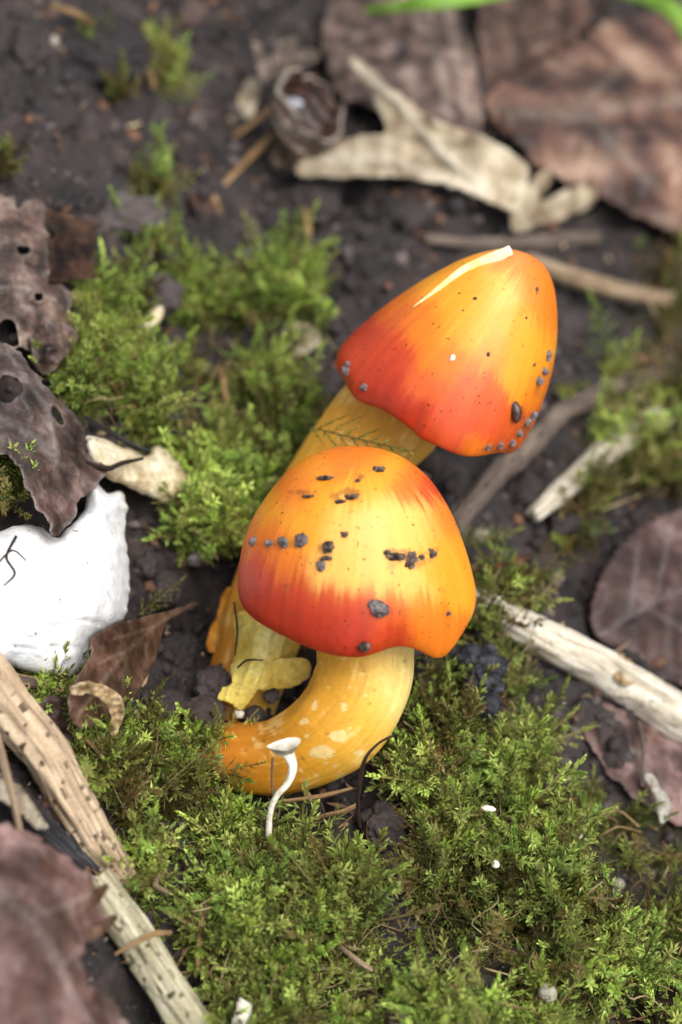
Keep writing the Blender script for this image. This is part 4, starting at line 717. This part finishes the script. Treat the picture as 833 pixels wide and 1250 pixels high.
clod(485, 1243, 13, .6, 'darkgrit', 'dark seed-like lump in the moss gap beside the feathery moss', (1, .8, .8), amp=.5, name='dark_lump')
clod(668, 1212, 10, .8, 'twig', 'cream pebble in the bright moss bank', (1, 1, .8), amp=.3, name='pebble', cat='pebble')
clod(711, 1023, 5, .9, 'white', 'tiny white grain high in the bright moss bank', amp=.3, sub=2, name='white_grain', cat='grit')
clod(605, 1055, 5, .9, 'white', 'tiny white grain low in the bright moss bank', amp=.3, sub=2, name='white_grain', cat='grit')
clod(595, 987, 9, .8, 'white', 'flat white flake in the bright moss bank', (1, .4, .4), amp=.3, sub=2, name='white_flake', cat='flake')
for spots, where in [([(440, 320, 30), (500, 265, 26), (460, 350, 22)], 'between split mushroom cap and folded tan leaf'), ([(385, 250, 34), (330, 270, 26)], 'just below the rolled brown husk'), ([(60, 150, 40), (40, 60, 30)], 'in bare soil beyond the decayed leaf with holes'),
                     ([(190, 150, 30), (150, 20, 26)], 'near the kinked tan root'), ([(250, 300, 18)], 'at the margin of the moss lobe below the husk'), ([(640, 600, 24), (690, 640, 20), (660, 690, 18)], 'between the short stripped twig and maroon leaf'), ([(560, 600, 22)], 'under the gap between both mushroom caps'),
                     ([(690, 400, 28), (720, 430, 20)], 'between the tan twig and grey-brown twig'), ([(470, 1010, 26), (480, 1060, 20)], 'in the dark gap between the moss cushions'), ([(200, 720, 22), (180, 690, 16)], 'between white stone and crumb-strewn mushroom'), ([(215, 800, 26), (205, 860, 20)], 'beside the pointed reddish-brown leaf'), ([(370, 460, 24), (400, 470, 22)], 'in bare soil beside the taller mushroom stem')]:
    for x, y, r in spots:
        clod(x, y, r, .1, 'crumb', 'dark soil clod '+where, (1.1, .9, .6), [q_*f_ for f_ in [random.uniform(.9, 1.3)] for q_ in (62, 54, 53)], amp=.6, group=('dark soil clods '+where) if len(spots) > 1 else None)
tag(stick('wood_splinter', [(298, 1222, .9), (294, 1245, .95), (290, 1280, .7)], [10, 10, 9], MAT['white'], 10, 24, .1, flat=.6), 'white wood splinter standing in the feathery moss', 'splinter')
tag(stick('wood_splinter', [(205, 1090, .6), (190, 1080, .8), (200, 1065, .7)], [3, 3.5, 2], MAT['tantwig'], 9, 24, .1), 'forked pale splinter at the break in the straw stalk', 'splinter')

# loose plant litter, too small and many to count
def litter():
    V, Q, T, C = [], [], [], []; off = 0
    for k in range(900):
        px, py = rng.uniform(-40, 870), rng.uniform(-40, 1300)
        p = G(np.array(px), np.array(py), .05+.25*rng.random(), gz); a = rng.random()*6.28; L = .06+.28*rng.random()**2; w = L*(.08+.35*rng.random()**2)
        t = RT*math.cos(a)+np.array([0, math.sin(a), .5*(rng.random()-.3)]); t /= np.linalg.norm(t); b = np.cross(t, np.array([.3*rng.normal(), .3*rng.normal(), 1])); b /= np.linalg.norm(b); nrm = np.cross(b, t)
        s_ = np.linspace(-1, 1, 5); bend = L*.35*rng.normal()
        mid = p+t*s_[:, None]*L/2+nrm*(bend*(s_**2))[:, None]; ww = w*np.array([.35, .9, 1, .8, .25])[:, None]/2
        V.append(np.vstack([mid-b*ww, mid+b*ww])); i = np.arange(4); Q.append(np.stack([i, i+1, i+6, i+5], 1)+off); off += 10
        c = [(150, 124, 92), (110, 80, 58), (84, 62, 50), (188, 168, 134), (70, 52, 44)][rng.integers(5)]
        C.append(np.tile(np.array(lin(c))*(.7+.6*rng.random()), (10, 1)))
    return np.vstack(V), np.vstack(Q), np.vstack(C)
def strands():
    V, Q, T, C = [], [], [], []; off = 0; polys = [np.asarray(m_[0], float) for m_ in MOSS]
    while len(C) < 420:
        px, py = rng.uniform(0, 833), rng.uniform(290, 1260)
        if not any(inside(np.array([px]), np.array([py]), A)[0] for A in polys): continue
        p = G(np.array(px), np.array(py), .35+.25*rng.random(), gz); a = rng.random()*6.28; L = .25+.55*rng.random(); t = np.array([math.cos(a), math.sin(a), .25*rng.normal()])
        c = spline(np.array([p, p+t*L*.35+.10*rng.normal(size=3), p+t*L*.7+.12*rng.normal(size=3), p+t*L+.12*rng.normal(size=3)]), 9)
        v, q, tr, _, _ = tube3(c, np.linspace(.014, .006, 9)*(.7+.8*rng.random()), 4, .1, seed=3); V.append(v); Q.append(q+off); T.append(tr+off); off += len(v)
        C.append(np.tile(np.array(lin([(150, 126, 84), (112, 86, 56), (176, 158, 116), (92, 72, 46)][rng.integers(4)]))*.8, (len(v), 1)))
    return np.vstack(V), np.vstack(Q), np.vstack(T), np.vstack(C)
V, Q, T_, C = strands()
tag(mk('dry_strands', V, MAT['crumb'], quads=Q, tris=T_, col=C, origin=(0, 0, 0)), 'fine dry brown strands tangled through the moss', 'litter', kind='stuff')
V, Q, C = litter()
tag(mk('plant_litter', V, MAT['crumb'], quads=Q, col=C, origin=(0, 0, 0)), 'fine brown and straw-coloured plant litter strewn over soil and moss', 'litter', kind='stuff')

# ------------------------------------------------------------------ moss
def leaf4(b, d, nrm, L, w, fold=.3):
    s = np.cross(d, nrm); s /= np.linalg.norm(s)+1e-9
    return np.array([b, b+d*L*.42+s*w+nrm*L*.10*fold, b+d*L+nrm*L*.12, b+d*L*.42-s*w+nrm*L*.10*fold])
def shoot(kind, r):
    V, T, g = [], [], []
    def add(vs, gg):
        o = len(V); V.extend(vs); T.extend([(o, o+1, o+2), (o, o+2, o+3)]); g.extend([gg*.7, gg, min(1, gg+.25), gg])
    def axis(p0, d0, L, nl, ll, lw, spread, g0, g1, bend):
        p = np.array(p0, float); d = np.array(d0, float)/np.linalg.norm(d0); st = L/nl
        ph = r.random()*6.28
        for i in range(nl):
            q = p+d*st; s = np.cross(d, (.3, .2, 1)); s /= np.linalg.norm(s); u = np.cross(s, d); 
            t = i/nl
            for k in range(2):
                ph += 2.4+.3*r.normal(); o = s*math.cos(ph)+u*math.sin(ph); ld = d*(1-spread)+o*spread+.12*r.normal(size=3); ld /= np.linalg.norm(ld)
                add(leaf4(p, ld, np.cross(np.cross(ld, d), ld)+1e-3, ll*(1-.45*t)*(.8+.4*r.random()), lw*(1-.35*t), .6), g0+(g1-g0)*t)
            if i % 3 == 0: add(np.array([p-s*.008, p+s*.008, q+d*st*2+s*.006, q+d*st*2-s*.006]), .05)
            p = q; d = d+bend*st+.02*r.normal(size=3); d /= np.linalg.norm(d)
        return p
    if kind == 'feather':
        L = .75+.25*r.random(); nb = 13; bend = np.array([0, .5, -.1])*r.random()*.8; p = np.zeros(3); d = np.array([.1*r.normal(), .1*r.normal(), 1.]); d /= np.linalg.norm(d); st = L/nb
        for i in range(nb):
            t = i/nb; bl = (.06+.24*math.sin(math.pi*min(1, .25+.75*t))*(1-.25*t))*(.7+.5*r.random()); sd = 1 if i % 2 else -1
            axis(p, d*.75+np.array([sd*.85, .18*r.normal(), 0]), bl, max(3, int(bl/.040)), .088, .0145, .5, .25+.3*t, .7+.3*t, np.array([0, .4*r.normal(), .8]))
            q = p+d*st; s = np.array([1., 0, 0]); add(np.array([p-s*.012, p+s*.012, q+s*.01, q-s*.01]), .05)
            p = q; d = d+bend*st*2; d /= np.linalg.norm(d)
        axis(p, d, .16, 6, .08, .02, .35, .8, 1, np.zeros(3))
    else:
        axis((0, 0, 0), (.15*r.normal(), .15*r.normal(), 1), .42+.2*r.random(), 17, .14, .018, .58, .1, .95, np.array([.8*r.normal(), .8*r.normal(), 0]))
    return np.array(V), np.array(T), np.array(g)
mr = np.random.default_rng(11)
FE = [shoot('feather', mr) for _ in range(9)]; TU = [shoot('tuft', mr) for _ in range(9)]
FRESH = 1.5*np.array([lin((132, 158, 46)), lin((158, 180, 72)), lin((116, 146, 52)), lin((146, 156, 68))]); FRESH = FRESH*.86+FRESH.mean(1, keepdims=True)*.14; DEAD = np.array([lin((92, 84, 40)), lin((116, 98, 58)), lin((70, 62, 34)), lin((138, 122, 78))])
def clump(q, s):                             # rounded cushions with gaps between
    a = 1-np.abs(noise(q[:, 0]/46+.5*noise(q[:, 0]/30, q[:, 1]/30, s=s+8), q[:, 1]/46, s=s))*1.5; b = noise(q[:, 0]/24, q[:, 1]/24, s=s+1)
    return np.clip(.62*a+.28*b+.18*noise(q[:, 0]/100, q[:, 1]/100, s=s+2), 0, 1)
def moss(poly, N, feath, fresh, hgt, label):
    N = int(N*.7); A = np.asarray(poly, float); lo, hi = A.min(0), A.max(0); pts = []
    s = nseed()
    while len(pts) < N:
        q = lo+(hi-lo)*mr.random((2000, 2)); jx = q+(2 if 'on top of' in label else 8)*mr.normal(size=q.shape); k = inside(jx[:, 0], jx[:, 1], A)
        den = clump(q, s); k &= (den > .44+.08*mr.normal(size=len(q))); pts.extend(q[k])
    Pp = np.array(pts[:N]); den = clump(Pp, s); big = fbm(Pp[:, 0]/75, Pp[:, 1]/75, s=s+5)
    up = mr.random(N); lift = hgt*1.7*np.clip((den-.3)*1.7, .01, 1)*(.15+.85*up)
    if 'white stone' in label and 'olive' in label: lift = lift+.8       # this clump sits on the stone
    Gp = G(Pp[:, 0], Pp[:, 1], lift, gz); V, T, C = [], [], []; off = 0
    for k in range(N):
        f_ = mr.random() < feath; v, t, g = (FE if f_ else TU)[mr.integers(9)]; sc = (.7+.9*mr.random()**1.5)*(1.15 if f_ else 1.1)
        az = mr.random()*6.28; el = (.2+.9*mr.random()) if f_ else (.55+.9*mr.random())
        z = np.array([math.cos(az)*math.cos(el), math.sin(az)*math.cos(el), math.sin(el)]); nrm = np.array([.35*mr.normal(), -.25+.35*mr.normal(), 1.]); x = np.cross(nrm, z); x /= np.linalg.norm(x); y = np.cross(z, x)
        W = (v[:, :1]*x+v[:, 1:2]*y+v[:, 2:3]*z)*sc
        if f_: W = W-z*sc*.35
        V.append(W+Gp[k]); T.append(t+off); off += len(v)
        fr = fresh+.4*big[k]+.75*(up[k]-.5)+.5*(den[k]-.5)+.2*mr.normal(); live = np.clip((fr-.25)/.5, 0, 1)  # low shoots made browner and darker, painting shade in between the clumps
        fc = FRESH[mr.integers(4)]*(.75+.5*mr.random())*(1.05+.75*big[k]); dc = DEAD[mr.integers(4)]*(.7+.6*mr.random()); tipc = fc*live+dc*(1-live)
        C.append(dc*(1-g[:, None])*.7+tipc*g[:, None])  # old brown shoot bases, darkened further as painted shade below the tips
    tag(mk('moss', np.vstack(V), MAT['moss'], tris=np.vstack(T), col=np.vstack(C), smooth=False), label, 'moss', kind='stuff')
for m_ in MOSS: moss(*m_)
# single sprigs one can pick out
def sprig(px, py, lift, tx, ty, tl, label, L=1.0, live=.7):
    a = G(np.array(px), np.array(py), lift); b = G(np.array(tx), np.array(ty), tl); z = b-a; ln = np.linalg.norm(z); z /= ln; x = np.cross(NV, z); x /= np.linalg.norm(x); y = np.cross(z, x)
    v, t, g = FE[mr.integers(9)]; k = ln/v[:, 2].max(); W = (v[:, :1]*x*L+v[:, 1:2]*y)*min(k, 1.1)+v[:, 2:3]*z*k
    fc = FRESH[mr.integers(4)]*live+DEAD[1]*(1-live); C = DEAD[0]*(1-g[:, None])+fc*g[:, None]
    tag(mk('moss_sprig', W+a, MAT['moss'], tris=t, col=C, smooth=False), label, 'moss sprig')
sprig(380, 522, 3.4, 508, 546, 4.15, 'feathery moss sprig lying across the taller mushroom stem', 1.1, .5)
sprig(590, 760, .5, 655, 690, .8, 'upright green moss sprig on the thick pale twig', .9)
sprig(560, 660, .6, 640, 640, .6, 'green moss sprig on dark soil beside the crumb-strewn cap', .8)
sprig(440, 1110, .5, 465, 1035, .8, 'pale green moss sprig beside the dark gap under the stem', .8)
sprig(200, 960, .8, 260, 900, 1.1, 'brownish moss sprig touching the foot of the curved stem', .9, .25)
sprig(235, 950, .9, 325, 925, 1.5, 'brownish moss sprig crossing the curved stem', .8, .2)
sprig(150, 1075, 1.0, 212, 1065, 1.0, 'dry pale moss sprig over the straw stalk break', .9, .1)
sprig(505, 990, .4, 525, 960, .9, 'bright moss sprig at the moss bank corner by the soil gap', 1, .9)
sprig(170, 750, .5, 225, 700, .8, 'olive moss sprig above the pointed brown leaf', .7, .3)
